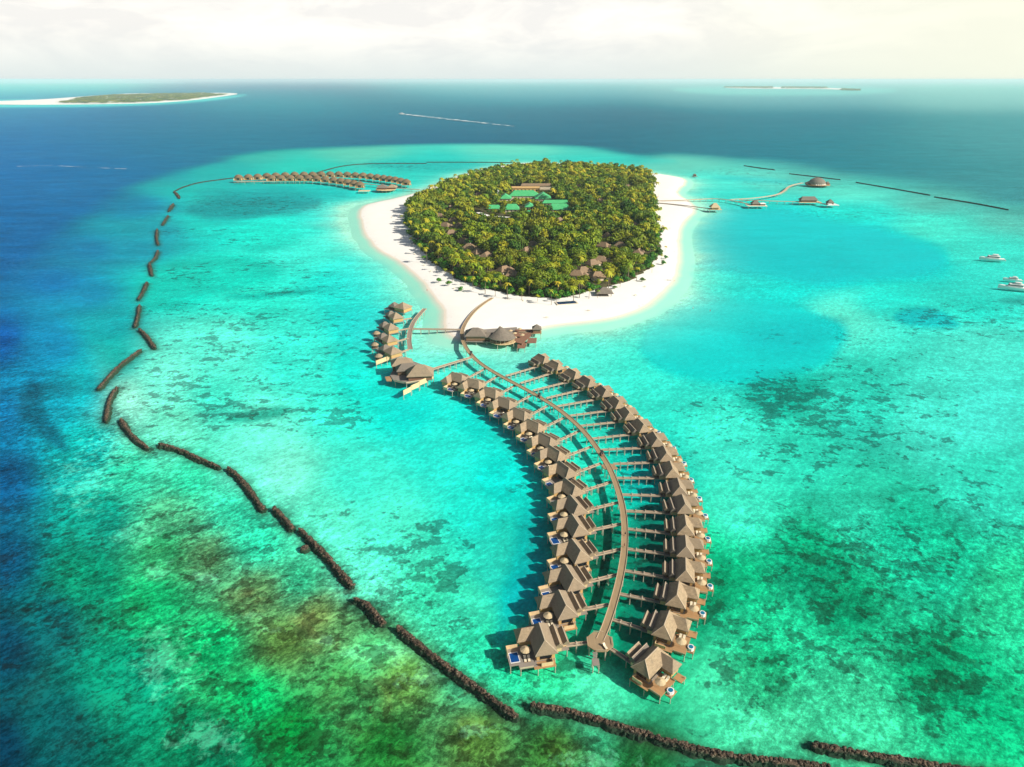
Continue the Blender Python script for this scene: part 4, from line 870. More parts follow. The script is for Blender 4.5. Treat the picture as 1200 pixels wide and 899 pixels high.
ICF = [(0,11,5),(0,5,1),(0,1,7),(0,7,10),(0,10,11),(1,5,9),(5,11,4),(11,10,2),(10,7,6),(7,1,8),(3,9,4),(3,4,2),(3,2,6),(3,6,8),(3,8,9),(4,9,5),(2,4,11),(6,2,10),(8,6,7),(9,8,1)]
for bi, line in enumerate(BWL):
    p = resample(chaikin([P(x, y, 0) for x, y in line], 2, False), .75 if line[0][1] > 380 else (2.0 if line[0][1] > 240 else 5))
    n = len(p); d0 = p[0].copy(); q = p-d0; o = empty('breakwater', (d0[0], d0[1], 0), 0, 'rock breakwater, %s' % BWN[bi], 'breakwater', 'rubble breakwaters round the lagoon')
    tg = np.gradient(q, axis=0); tg /= np.linalg.norm(tg, axis=1)[:, None]+1e-9; nr = np.stack([-tg[:,1], tg[:,0]], 1)
    near = line[0][1] > 240; wd = (.75 if near else 1.2) if line[0][1] < 700 else .75
    hs_ = .35 if (line[0][1] < 215 or line[0][0] > 860 and line[0][1] < 260) else 1.0
    if hs_ < 1: wd = .5 if line[0][0] > 860 else .7
    prof = [(-2.3,-2.3),(-1.7,-1.3),(-1.2,-.55),(-.8,-.1),(-.35,.08),(0,.12),(.35,.08),(.8,-.1),(1.2,-.55),(1.7,-1.3),(2.3,-2.3)]
    mb = MB(); v = []; K = len(prof); rr = np.random.RandomState(bi)
    wv = 1+.22*np.sin(np.arange(n)*.23+bi)+.16*np.sin(np.arange(n)*.71+2*bi)+rr.uniform(-.14, .14, n)
    for i in range(n):
        tp = 1 if 2 < i < n-3 else (.75 if 1 <= i <= n-2 else .4)
        for (a, z) in prof:
            jx, jy, jz = rr.uniform(-.3, .3, 3); m_ = wd*wv[i]*tp; amp = 1 if near else 1.8
            v.append((q[i][0]+nr[i][0]*a*m_+jx*amp, q[i][1]+nr[i][1]*a*m_+jy*amp, (z*tp*hs_ if z > 0 else z)-(.22 if hs_ < 1 else 0)+jz*(1 if z > -2 else 0)*(1 if hs_ == 1 else .5)))
    f_ = [(i*K+j, i*K+j+1, (i+1)*K+j+1, (i+1)*K+j) for i in range(n-1) for j in range(K-1)]+[tuple(range(K)), tuple((n-1)*K+j for j in range(K))[::-1]]
    mb.add(v, f_)
    per = 7 if line[0][1] > 560 else (4.5 if line[0][1] > 380 else (2 if near else .5)); Lk = np.linalg.norm(np.diff(q, axis=0), axis=1).sum()
    for r_i in range(int(Lk*per)):
        t = rr.uniform(0, n-1.001); i0 = int(t); c0 = q[i0]*(1-t+i0)+q[i0+1]*(t-i0); off = rr.normal()*.74*wd*wv[i0]*(1.0 if near else 1.4); r_ = rr.uniform(.22, .58)*(1 if near else (2.0 if hs_ == 1 else .9))
        zc_ = .08*hs_-(.15 if hs_ < 1 else 0)-.45*(off/wd)**2+rr.uniform(-.18, .25)
        if abs(off)/wd > 2.5: continue
        sxyz = rr.uniform(.7, 1.35, 3); ca, sa = cos(r_i), sin(r_i); V3 = []
        for (a, b, c_) in ICO: 
            j1 = rr.uniform(.82, 1.18); V3.append((c0[0]+nr[i0][0]*off+r_*j1*(a*ca-b*sa)*sxyz[0], c0[1]+nr[i0][1]*off+r_*j1*(a*sa+b*ca)*sxyz[1], zc_+r_*j1*c_*sxyz[2]*.8))
        mb.add(V3, ICF)
    mb.build('rock_mound', M['rock'], o)
# lone round rock beside the long diagonal breakwater
def lump(name, px, py, r, label):
    a = P(px, py); mb = MB(); v = []; n = 9; rr = np.random.RandomState(int(px))
    for (f1, z) in ((1.2,-2.2),(1.1,-.9),(.9,-.1),(.5,.35)): v += [(r*f1*cos(2*pi*j/n)*(1+rr.uniform(-.15,.15)), r*f1*sin(2*pi*j/n)*(1+rr.uniform(-.15,.15)), z+rr.uniform(-.1,.1)) for j in range(n)]
    v.append((0,0,.5)); mb.add(v, [(k_*n+j,k_*n+(j+1)%n,(k_+1)*n+(j+1)%n,(k_+1)*n+j) for k_ in range(3) for j in range(n)]+[(3*n+j,3*n+(j+1)%n,4*n) for j in range(n)])
    o = mb.build(name, M['rock'], None, loc=(*a, 0)); tag(o, label, 'rock')
lump('rock', 357, 641, 1.6, 'small round rock below the long diagonal breakwater')

# ================================================================= ISLAND BUILDINGS
def inside(x, y, poly): return sdf(np.array([x]), np.array([y]), poly)[0]
HOUSES = [(531,262),(522,268),(529,277),(542,287),(550,294),(561,300),(570,304),(591,321),(617,298),(625,291),(704,309),(694,313),(683,322),(676,326),(710,281),(707,292),(703,239),(678,222),(515,257),(537,269),(600,326),(700,328),(727,292),(742,268),(748,300),(655,262),(560,232),(528,247),(735,222)]
HL = ['left flank','front left','front','centre','right flank','rear']
HCL = []    # houses: x, y, half width, height that should stay visible
clear = []                               # (x, y, radius) kept free of trees
def where(px, py):
    if py < 245: return 'rear'
    if px < 560: return 'left flank'
    if px > 690: return 'right flank'
    if py > 310: return 'front'
    return 'centre'
def house_proto():
    o = empty('beach_villa', (0,0,0)); MB().box(-6.2,6.2,-4.6,4.6,1.6,2.3).build('terrace', M['wood_pale'], o)
    pav(o, 0, 0, 9.5, 6.5, 2.3, 5.2, 9.0, M['thatch_pink'], M['cream_wall'], over=1.4); pav(o, 6.5, 1, 4.5, 5, 2.3, 4.6, 7.2, M['thatch_pink'], M['cream_wall'], over=.9, rname='annex_roof'); return o
pH = house_proto(); cnt = {}
for x, y in HOUSES:
    a = P(x, y, 2); w_ = where(x, y); cnt[w_] = cnt.get(w_, 0)+1; clear.append((a[0], a[1], 8)); HCL.append((a[0], a[1]-4, 8, 4.0))
    nth = {'left flank':'left side','front':'front','centre':'middle','right flank':'right side','rear':'rear'}[w_]
    inst(pH, (a[0], a[1], 0), radians(NR.choice([-35, -20, 10, 35, 60])+NR.uniform(-8, 8)), 'at the %s of' % nth, 'bungalow', 'thatched bungalows hidden in the island wood')
# relabel in order of depth for each part of the island
hs = [o for o in COL.objects if o.parent is None and o.name.startswith('beach_villa')]
for w_ in ('left side','front','middle','right side','rear'):
    g = sorted([o for o in hs if ('at the '+w_+' of') in o['label']], key=lambda o: -o.location.y)
    for i, o in enumerate(g): o['label'] = 'brown thatched bungalow at the %s of the island, %s from the far end' % (w_, ORD[i])
# staff buildings with green roofs; two corners given as chart points on the ground
GB = [('green_roof_hall', 614, 233, 34, 15, 6.5, 'x', 8, 'largest green sheet-roofed hall in the middle of the island'), ('green_roof_house', 592, 236, 13, 14, 6, 'y', 4, 'green roofed house at the left end of the staff buildings'),
      ('green_roof_house', 636, 236, 17, 18, 6.5, 'y', 6, 'steep green roofed house right of the largest green hall'), ('green_roof_shed', 651, 241, 28, 8, 5, 'x', 3, 'long narrow green roofed shed with a pale wall'),
      ('green_roof_house', 655, 248, 22, 14, 5, 'x', 5, 'broad green roofed house at the right front of the staff buildings'), ('green_roof_house', 600, 248, 14, 13, 5, 'x', 4, 'green roofed house at the left front of the staff buildings'),
      ('green_roof_house', 620.5, 245, 9, 14, 5, 'y', 3, 'small green roofed house between the front trees'), ('green_roof_house', 620.5, 252, 7, 7, 3.5, 'x', 3, 'tiny green roofed hut in front of the staff buildings'),
      ('green_roof_shed', 579, 246, 12, 9, 3.2, 'x', 2, 'low dark green flat shed at the far left of the staff buildings')]
for nm, x, y, w_, d_, h_, ax, ins, lb in GB:
    w_ *= 1.16; d_ *= 1.2
    a = P(x, y, 2); o = empty(nm, (a[0], a[1], 0), 0, lb, 'building', 'green roofed staff buildings')
    MB().box(-w_/2, w_/2, -d_/2, d_/2, 1.8, 2+h_*.8).build('wall', M['cream_wall'], o)
    MB().hip(-w_/2-1, w_/2+1, -d_/2-1, d_/2+1, 2+h_*.8, 2+h_*.8+min(w_, d_)*.34, ax, ins, ins).build('roof', M['green_roof'], o)
    for j in range(int(w_//5)): MB().box(-w_/2+1.5+j*5, -w_/2+3.3+j*5, -d_/2-.08, -d_/2+.02, 3.4, 5.0).build('window', M['glass'], o)
    for t in np.arange(-w_/2, w_/2+1, 5):
        clear.append((a[0]+t, a[1], d_/2+3))
    HCL.append((a[0], a[1]-d_/2-1, w_/2+2, 3.5))
a = P(616, 224, 2); o = empty('ochre_building', (*a, 0), 0, 'long ochre walled building with a pale flat roof behind the green halls', 'building')
MB().box(-20, 20, -8, 8, 1.8, 7).build('wall', M['tan_wall'], o); MB().box(-20.6, 20.6, -8.6, 8.6, 7.01, 7.6).build('roof', M['tan_wall'], o)
MB().box(-6, 40, 12, 24, 1.8, 8).build('rear_wing', M['cream_wall'], o); MB().hip(-7, 41, 11, 25, 8, 10.5, 'x', 2, 2).build('wing_roof', M['thatch_pink'], o)
for j in range(7): MB().box(-18+j*5.4, -15.6+j*5.4, -8.08, -7.98, 3.4, 5.4).build('window', M['glass'], o)
for t in range(-22, 46, 6): clear.append((a[0]+t, a[1], 12)); clear.append((a[0]+t, a[1]+18, 10))
HCL.append((a[0]+8, a[1]-9, 30, 2.0))
a = P(593.5, 227, 2); o = empty('water_tank', (*a, 0), 0, 'round white water tank on a stand left of the green halls', 'tank')
MB().cyl(0,0,3.0,3.0,7,11.5,16).build('tank', M['white'], o, True); MB().cyl(0,0,3.0,.4,11.51,13,16).build('tank_lid', M['white'], o)
for x in (-2,2):
    for y in (-2,2): MB().box(x-.2,x+.2,y-.2,y+.2,1.8,7).build('leg', M['steel'], o)
a = P(583.5, 238, 2); o = empty('radio_mast', (*a, 0), 0, 'slim pale lattice mast beside the leftmost green roof', 'mast')
mb = MB()
for x, y in ((-.8,-.7),(.8,-.7),(0,.8)): mb.bar((x,y,1.8),(x*.3,y*.3,2),.1,.1); mb.tube([(x,y,1.8),(x*.25,y*.25,19)],[.18,.12],5)
mb.build('lattice', M['white'], o); MB().cyl(.6,0,.9,.9,17,17.8,10).build('dish', M['white'], o)
a1 = [P(x, y, 2.3) for x, y in ((560,249),(572,253),(597,255))]
mb = MB(); ribbon(mb, resample(a1, 4), 6, 2.0, 2.45); tag(mb.build('sand_path', sand_mat('path_sand')), kind='structure')
for q in resample(a1, 6): clear.append((q[0], q[1], 6)); HCL.append((q[0], q[1]-2, 6, .5))
# front pool and beach hut
a = P(664, 355, 1.9); o = empty('swimming_pool', (*a, 0), radians(12), 'dark blue swimming pool half hidden by the palms at the front of the wood', 'swimming pool')
MB().box(-8,8,-3.6,3.6,1.5,2.1).build('pool_surround', M['cream_wall'], o); MB().box(-7,7,-2.8,2.8,2.11,2.14).build('pool_water', simple('dark_pool', (.004,.03,.12), .05, .6, .3, .8), o); clear.append((*a, 8))
a = P(707.5, 345, 1.8); o = empty('beach_bar', (*a, 0), 0, 'open beach hut with a pyramid thatch roof on the front right sand', 'hut'); clear.append((*a, 8))
MB().hip(-6.5,6.5,-6,6,4.0,7.6,'x',5.6,5.6).build('roof', M['thatch_grey'], o); MB().box(-3,3,-1.5,1.5,1.7,2.9).build('counter', M['wood_dark'], o)
for x in (-5,5):
    for y in (-4.5,4.5): MB().cyl(x,y,.18,.18,1.5,4.2,6).build('post', M['trunk'], o)

# ================================================================= TREES
def leaf_cards(centres, normals, size, rs):
    n = len(centres); r = rs.normal(size=(n, 3)); N_ = normals+r*.45; N_ /= np.linalg.norm(N_, axis=1)[:, None]
    U = np.cross(N_, rs.normal(size=(n, 3))); U /= np.linalg.norm(U, axis=1)[:, None]; V_ = np.cross(N_, U)
    s_ = size*rs.uniform(.6, 1.3, n)[:, None]
    a = centres-U*s_-V_*s_*.6; b = centres+U*s_-V_*s_*.6; c = centres+U*s_*.7+V_*s_*.8; d = centres-U*s_*.7+V_*s_*.8
    return np.stack([a, b, c, d], 1).reshape(-1, 3)
def crown_quads(rs, r, h, zc, n, size):
    """leaf clumps on the outer shells of many lobes of uneven size"""
    L = rs.randint(7, 11); out_ = []; ws = []
    for i in range(L):
        t = rs.uniform(0, 2*pi); q = r*rs.uniform(.15, .72); zz = zc+h*rs.uniform(-.30, .38); rad = r*rs.uniform(.28, .50)
        if i == 0: q = 0; zz = zc+h*.3; rad = r*.55
        out_.append((q*cos(t), q*sin(t), zz, rad)); ws.append(rad**2)
    ws = np.array(ws)/sum(ws); C_ = []; N_ = []
    for (x, y, z, rad), w_ in zip(out_, ws):
        m_ = max(4, int(n*w_)); d = rs.normal(size=(m_, 3)); d[:, 2] = np.abs(d[:, 2])*1.0-.35*rs.rand(m_); d /= np.linalg.norm(d, axis=1)[:, None]
        C_.append(np.array((x, y, z))+d*rad*np.array((1, 1, .8))*rs.uniform(.75, 1.12, (m_, 1))); N_.append(d)
    return leaf_cards(np.vstack(C_), np.vstack(N_), size, rs)
def quad_mesh(name, V, mat, tint=None):
    n = len(V)//4; me = bpy.data.meshes.new(name); me.vertices.add(len(V)); me.vertices.foreach_set('co', np.ascontiguousarray(V, dtype=np.float32).ravel())
    me.loops.add(n*4); me.loops.foreach_set('vertex_index', np.arange(n*4, dtype=np.int32)); me.polygons.add(n); me.polygons.foreach_set('loop_start', np.arange(0, n*4, 4, dtype=np.int32))
    me.update(calc_edges=True); me.materials.append(mat)
    if tint is not None: fattr(me, 'tint', tint)
    return me
def palm_quads(rs, r, z):
    V = []; nf = 13
    for i in range(nf):
        t = 2*pi*i/nf+rs.uniform(-.2, .2); up = rs.uniform(.0, .75); L = r*rs.uniform(.85, 1.15); pr = None
        for s_ in range(6):
            u = s_/5; hd = L*u; zz = z+L*(up*u*1.1-.95*u*u); w_ = .62*(1-abs(u-.42)*1.25)+.05
            p_ = np.array((hd*cos(t), hd*sin(t), zz)); side_ = np.array((-sin(t), cos(t), 0))*w_
            if pr is not None:
                q_, s2 = pr; dr = np.array((0, 0, -.3*w_))
                V += [q_, p_, p_+side_+dr, q_+s2+dr, p_, q_, q_-s2+dr, p_-side_+dr]
            pr = (p_, side_)
    return np.array(V)
rsT = np.random.RandomState(3)
BV = [crown_quads(rsT, rsT.uniform(4.2, 6.2), rsT.uniform(4.6, 6.5), 6.6, 620, .42) for _ in range(7)]
BVl = [crown_quads(rsT, rsT.uniform(4.2, 6.2), rsT.uniform(4.6, 6.5), 6.6, 260, .62) for _ in range(6)]
PV = [palm_quads(rsT, rsT.uniform(2.7, 3.4), 10.0) for _ in range(5)]
SV = [crown_quads(rsT, 3.0, 2.8, 1.7, 330, .34) for _ in range(4)]
def trunk_mesh(name, h, r, mat, bend, limbs):
    mb = MB(); pts_ = [(bend*(t/5)**2, 0, h*t/5) for t in range(6)]; mb.tube(pts_, [r*(1-.12*t) for t in range(6)], 6)
    for i in range(limbs):
        a = 2*pi*i/max(1, limbs); mb.tube([(0,0,h*.6),(1.2*cos(a),1.2*sin(a),h*.85),(2.3*cos(a),2.3*sin(a),h*1.15)], [r*.5,r*.35,r*.15], 5)
    return mb.mesh(name, mat)
BM = [quad_mesh('crown', v, M['leaf']) for v in BV]; TM = [trunk_mesh('trunk', 5.2, .35, M['trunk_dark'], .4, 3) for _ in range(2)]
PM = [quad_mesh('palm_crown', v+np.array((.9,0,0)), M['palm']) for v in PV]; PT = trunk_mesh('palm_trunk', 10.1, .22, M['trunk'], .9, 0)
SM = [quad_mesh('foliage', v, M['shrub']) for v in SV]; ST = trunk_mesh('stem', 1.4, .2, M['trunk_dark'], .1, 2)
# scatter
spots_t = []
x0, x1, y0, y1 = VEG[:,0].min(), VEG[:,0].max(), VEG[:,1].min(), VEG[:,1].max()
cell = 4.6; gx = np.arange(x0-3, x1+3, cell); gy = np.arange(y0-3, y1+3, cell)
CX, CY = np.meshgrid(gx, gy); CX = CX+rsT.uniform(-2, 2, CX.shape); CY = CY+rsT.uniform(-2, 2, CY.shape)
sd = sdf(CX, CY, VEG)+fbm(CX, CY, 16, 5)*8
cl_ = np.array(clear); ok = sd > 1
for cx_, cy_, r_ in cl_: ok &= ((CX-cx_)**2+(CY-cy_)**2) > r_*r_
X_, Y_, D_ = CX[ok], CY[ok], sd[ok]
rnd = rsT.rand(len(X_)); left = np.clip(-(X_)/70, -1, 1)
pal = vnoise(X_, Y_, 45, 2)
lst = []
for x, y, d, r_, pn in zip(X_, Y_, D_, rnd, pal):
    cpx, cpy = chart(x, y)
    frontish = cpy > 300 or (cpx < 560 and cpy > 255)
    pp = .06+.35*(pn > .6)+(.32 if frontish and d < 42 else 0)+(.3 if y > 1080 else 0)
    if d < 7 and cpy > 255 and cpx < 780: kind = 'shrub' if r_ < .8 else 'palm'
    elif r_ < pp*.8: kind = 'palm'
    else: kind = 'broad'
    if kind == 'broad' and rsT.rand() < .22: continue
    lst.append((x, y, kind, d, cpx, cpy))
# stray palms and bushes on the beach edges and along the rear spit
for x, y in [(561,207),(575,203),(588,200),(600,198),(606,197),(613,196.5),(622,196),(630,196),(637,196),(545,212),(534,216),(552,209),(644,196),(652,197),(690,199),(722,201),(741,202),(757,205),(700,352),(690,353),(672,356),(679,352),(646,360),(652,357),(768,214),(769,228),(771,250),(779,297)]:
    q = P(x, y, 0); lst.append((q[0], q[1], 'palm', 5, x, y))
for x, y in [(476,272),(484,288),(492,299),(503,309),(511,318),(522,325),(533,331),(545,336),(557,341),(569,346),(583,349),(597,352),(612,353),(628,355),(715,343),(728,338),(745,330),(761,321),(774,309),(777,285),(773,272)]:
    q = P(x+R.uniform(-3,3), y+1, 0); lst.append((q[0], q[1], 'palm', 5, x, y))
for x, y in [(514,333),(526,337),(497,306),(540,343),(780,305),(777,312),(752,332),(720,341)]:
    q = P(x, y, 0); lst.append((q[0], q[1], 'shrub', 5, x, y))
LM = [(707,345,'the beach bar'),(664,355,'the swimming pool'),(577,349,'the landward end of the pier'),(600,345,'the front beach shrubs'),(680,320,'the front bungalows'),(591,321,'the lone front bungalow'),(550,294,'the left bungalows'),(622,292,'the middle bungalows'),(708,285,'the right bungalows'),(625,250,'the green roofed halls'),(515,330,'the left beach'),(480,275,'the upper left beach'),(772,300,'the right beach'),(765,240,'the right jetties'),(525,262,'the upper left bungalows'),(645,330,'the front centre of the wood'),(735,330,'the front right corner'),(650,300,'the centre of the wood'),(600,270,'the clearing front'),(740,265,'the upper right bungalows')]
def landmark(cx_, cy_):
    return min(LM, key=lambda q: (q[0]-cx_)**2+((q[1]-cy_)*1.4)**2)[2]
lst.sort(key=lambda t: t[1])
LOW = [(cx_, cy_, r_+2) for cx_, cy_, r_ in clear]
HX = np.array([q[:2] for q in HCL]); HW = np.array([q[2] for q in HCL]); HE = np.array([q[3] for q in HCL])
def zlimit(x, y):
    t = HX[:,1]-y; dx = np.abs(x-HX[:,0]*(y/HX[:,1])); m_ = (t > 0) & (t < 70) & (dx < HW)
    return (HE+t*(H-8)/HX[:,1])[m_].min() if m_.any() else 99
cnts = {'broad': 0, 'palm': 0, 'shrub': 0}; LIM = {'broad': 290, 'palm': 285, 'shrub': 250}
rest = {'broad': [], 'palm': [], 'shrub': []}
for (x, y, kind, d, cpx, cpy) in lst:
    if cnts[kind] >= LIM[kind]: rest[kind].append((x, y, zlimit(x, y))); continue
    cnts[kind] += 1; sc = rsT.choice([.62, .8, .95, 1.1, 1.35])*rsT.uniform(.9, 1.1); rz = rsT.uniform(0, 6.28)
    size = 'small' if sc < .75 else ('tall' if sc > 1.15 else 'mid-sized'); near_ = landmark(cpx, cpy); edge = 'at the wood edge' if d < 14 else 'deep in the wood'
    sideword = 'left' if cpx < 560 else ('right' if cpx > 690 else 'front')
    zl = zlimit(x, y); 
    if kind != 'shrub': sc = min(sc, max(.22, (zl-1.8)/(10.5 if kind == 'broad' else 12.5)))
    if kind == 'broad':
        o = empty('broadleaf_tree', (x, y, 1.8), rz, '%s rounded green tree %s near %s' % (size, edge, near_), 'tree', '%s broadleaf trees %s near %s' % (size, edge, near_))
        part('trunk', TM[cnts[kind] % 2], o); part('crown', BM[rsT.randint(7)], o)
    elif kind == 'palm':
        o = empty('palm_tree', (x, y, 1.7), rz, '%s yellow green coconut palm %s near %s' % (size, edge, near_), 'palm', '%s coconut palms %s near %s' % (size, edge, near_))
        part('trunk', PT, o); part('crown', PM[rsT.randint(5)], o); sc *= .95
    else:
        o = empty('beach_shrub', (x, y, 1.5), rz, '%s bright green shrub edging the sand near %s' % (size, near_), 'shrub', '%s beach shrubs near %s' % (size, near_))
        part('stem', ST, o); part('foliage', SM[rsT.randint(4)], o); sc *= 1.15
    o.scale = (sc, sc, sc*rsT.uniform(.85, 1.2))
def mass(name, items, pool_, mat, kindlabel, zb):
    Vs = []; Ts = []
    for (x, y, d) in items:
        v = pool_[rsT.randint(len(pool_))]; a = rsT.uniform(0, 6.28); s_ = min(rsT.choice([.6, .8, 1.0, 1.25, 1.5])*rsT.uniform(.9, 1.1), max(.22, (d-1.8)/10.5)); c, q = cos(a), sin(a)
        w = np.empty_like(v); w[:,0] = (v[:,0]*c-v[:,1]*q)*s_+x; w[:,1] = (v[:,0]*q+v[:,1]*c)*s_+y; w[:,2] = v[:,2]*s_*rsT.uniform(.85, 1.2)+zb
        Vs.append(w); Ts.append(np.full(len(v), rsT.rand()))
    if Vs: tag(part(name, quad_mesh(name, np.vstack(Vs), mat, np.concatenate(Ts))), kindlabel, 'trees', kind='stuff')
mass('distant_broadleaf_wood', rest['broad'], BVl, M['leaf_s'], 'farther broadleaf canopy filling the rear of the island', 1.8)
mass('distant_palm_grove', rest['palm'], PV, M['palm_s'], 'farther palms scattered through the rear of the island wood', 1.8)
mass('distant_undergrowth', rest['shrub'], SV, M['leaf_s'], 'farther low bushes along the island edges', 1.6)
print('TREES', cnts, {k: len(v) for k, v in rest.items()})

# ================================================================= FAR ISLANDS
def far_island(outline, wood, tag1, tag2, zc=14):
    pl = chaikin([P(x, y) for x, y in outline], 2); mb = MB(); mb.poly([tuple(q) for q in pl], -.5, 1.2)
    o = mb.build('distant_island', sand_mat('far_sand')); tag(o, kind='structure')
    rs = np.random.RandomState(len(wood)); Vs = []; Ts = []
    for poly, n in wood:
        wp = np.array([P(x, y) for x, y in poly]); a0, b0 = wp.min(0), wp.max(0); c = 0
        while c < n:
            x, y = rs.uniform(a0[0], b0[0]), rs.uniform(a0[1], b0[1])
            if inside(x, y, wp) < 0: continue
            v = BVl[rs.randint(6)]; s_ = rs.uniform(5, 8); w = v[::1]*np.array((s_, s_, s_*.17))+np.array((x, y, 0)); Vs.append(w.reshape(-1,4,3)[::3].reshape(-1,3)); c += 1
            Ts.append(np.full(len(Vs[-1]), rs.rand()))
    tag(part('distant_wood', quad_mesh('distant_wood', np.vstack(Vs), M['leaf_s'], np.concatenate(Ts))), tag2, 'trees', kind='stuff')
far_island([(-40,119.5),(-40,122),(20,123),(80,122.5),(160,121.5),(220,118.5),(268,112),(282,109.8),(262,108.8),(200,109.5),(150,109.5),(100,113),(40,117.5)],
           [([(70,121.3),(120,121.9),(170,120.4),(220,117.4),(266,111.2),(240,109.6),(180,110.5),(130,112),(90,116)], 1500)], '', 'green wood covering the distant island at upper left')
far_island([(850,103.4),(900,104.2),(960,104.2),(1006,106.2),(1010,105.8),(985,103.6),(950,102.3),(900,101.8),(850,102.5)],
           [([(848,103.1),(905,104),(906,101.5),(850,101.8)], 420), ([(916,104),(970,104.2),(970,102),(916,101.6)], 420), ([(985,106.2),(1007,106.6),(1007,104.9),(988,104.2)], 260)], '', 'hazy green wood on the distant islands at upper right')

# ================================================================= BOATS
def boat(name, px, py, L, rz, label, cat='boat', group=None, two=True, hullmat=None):
    a = P(px, py); o = empty(name, (*a, 0), rz, label, cat, group); Wd = L*.27
    st = []; n = 9                                 # hull: sections from stern (-L/2) to bow (+L/2)
    mb = MB(); v = []
    for i in range(n):
        t = i/(n-1); x = -L/2+L*t; w_ = Wd/2*(1-max(0, (t-.45)/.55)**2.2)+.03; top = L*.075*(1+.7*t*t)
        v += [(x,-w_,top),(x,-w_*.92,top*.4),(x,-w_*.55,-.45),(x,w_*.55,-.45),(x,w_*.92,top*.4),(x,w_,top)]
    f_ = [(i*6+j,i*6+j+1,(i+1)*6+j+1,(i+1)*6+j) for i in range(n-1) for j in range(5)]+[(i*6+5,i*6,(i+1)*6,(i+1)*6+5) for i in range(n-1)]+[(0,1,2,3,4,5)[::-1], tuple((n-1)*6+j for j in range(6))]
    mb.add(v, f_); mb.build('hull', hullmat or M['white'], o)
    zt = L*.075*1.3
    def cab(x0, x1, w_, z0, h_, nm, mt, rake=.25):
        return MB().add([(x0,-w_,z0),(x1,-w_*.8,z0),(x1,w_*.8,z0),(x0,w_,z0),(x0+.1,-w_*.92,z0+h_),(x1-h_*rake*3,-w_*.72,z0+h_),(x1-h_*rake*3,w_*.72,z0+h_),(x0+.1,w_*.92,z0+h_)],[(3,2,1,0),(4,5,6,7),(0,1,5,4),(1,2,6,5),(2,3,7,6),(3,0,4,7)]).build(nm, mt, o)
    cab(-L*.26, L*.22, Wd*.38, zt-.3, L*.05, 'lower_cabin', M['white'])
    cab(-L*.255, L*.19, Wd*.385, zt+L*.05-.28, L*.035, 'window_band', M['glass'])
    cab(-L*.30, L*.17, Wd*.42, zt+L*.087-.28, L*.02, 'cabin_roof', M['white'])
    if two: cab(-L*.2, L*.05, Wd*.28, zt+L*.108-.28, L*.03, 'flybridge', M['white']); cab(-L*.22, L*.0, Wd*.33, zt+L*.165-.28, L*.01, 'sun_top', M['white'])
    if two:
        for y in (-1, 1): MB().cyl(-L*.12, y*Wd*.25, .06, .06, zt+L*.13-.3, zt+L*.166-.28, 5).build('roof_post', M['steel'], o)
    MB().box(-L*.5-.9, -L*.5+.3, -Wd*.36, Wd*.36, .25, .45).build('stern_platform', M['wood_pale'], o)
    return o
boat('motor_yacht', 1162, 304.5, 20, radians(160), 'white motor yacht moored alone at the right, above the two others', 'yacht', 'moored white yachts')
boat('motor_yacht', 1186, 328.5, 13, radians(155), 'smaller white motor boat half hidden behind the lowest yacht', 'yacht', 'moored white yachts')
boat('motor_yacht', 1187.5, 338.5, 21, radians(157), 'white motor yacht lowest at the right edge, nearest the camera', 'yacht', 'moored white yachts')
boat('dinghy', 783.5, 329.5, 8, radians(180), 'small red and white boat pulled up at the right-hand shore', 'boat', None, False)
boat('speedboat', 470.5, 133.5, 26, radians(172), 'tiny white speedboat far out at the head of its wake', 'speedboat', None, False)
def foam(k_name, rho):
    k = NT(k_name); g = k.n('ShaderNodeNewGeometry'); n = k.noise(g.outputs['Position'], rho, 5, .75)
    tr = k.n('ShaderNodeBsdfTransparent'); df = k.n('ShaderNodeBsdfDiffuse'); df.inputs[0].default_value = (.8,.86,.86,1); ms = k.n('ShaderNodeMixShader')
    k.l(k.step(n, .42, .62), ms.inputs[0]); k.l(tr.outputs[0], ms.inputs[1]); k.l(df.outputs[0], ms.inputs[2]); k.l(ms.outputs[0], k.o.inputs[0]); return k.m
w0 = np.array(P(471.5,133.6)); w1 = np.array(P(602,148)); d = (w1-w0)/np.linalg.norm(w1-w0); nrm = np.array((-d[1], d[0]))
mb = MB(); n = 40; v = []
for i in range(n+1):
    t = i/n; p_ = w0+(w1-w0)*t; h_ = 14*(1-t)**.6+5
    v += [(*(p_-nrm*h_), .12), (*(p_+nrm*h_), .12)]
mb.add(v, [(2*i,2*i+1,2*i+3,2*i+2) for i in range(n)]); tag(mb.build('boat_wake', foam('wake_foam', .02)), 'long white foam wake trailing the far speedboat', 'wake', kind='stuff')

for i_, ln in enumerate([[(20,195),(60,194),(110,196.5),(148,198)]]):
    pp = resample([P(x, y, 0) for x, y in ln], 25); mb = MB(); ribbon(mb, pp, 2.2, .06, .12)
    tag(mb.build('wind_foam', bpy.data.materials['wake_foam']), 'broken white foam streak on the open sea', 'foam', kind='stuff')
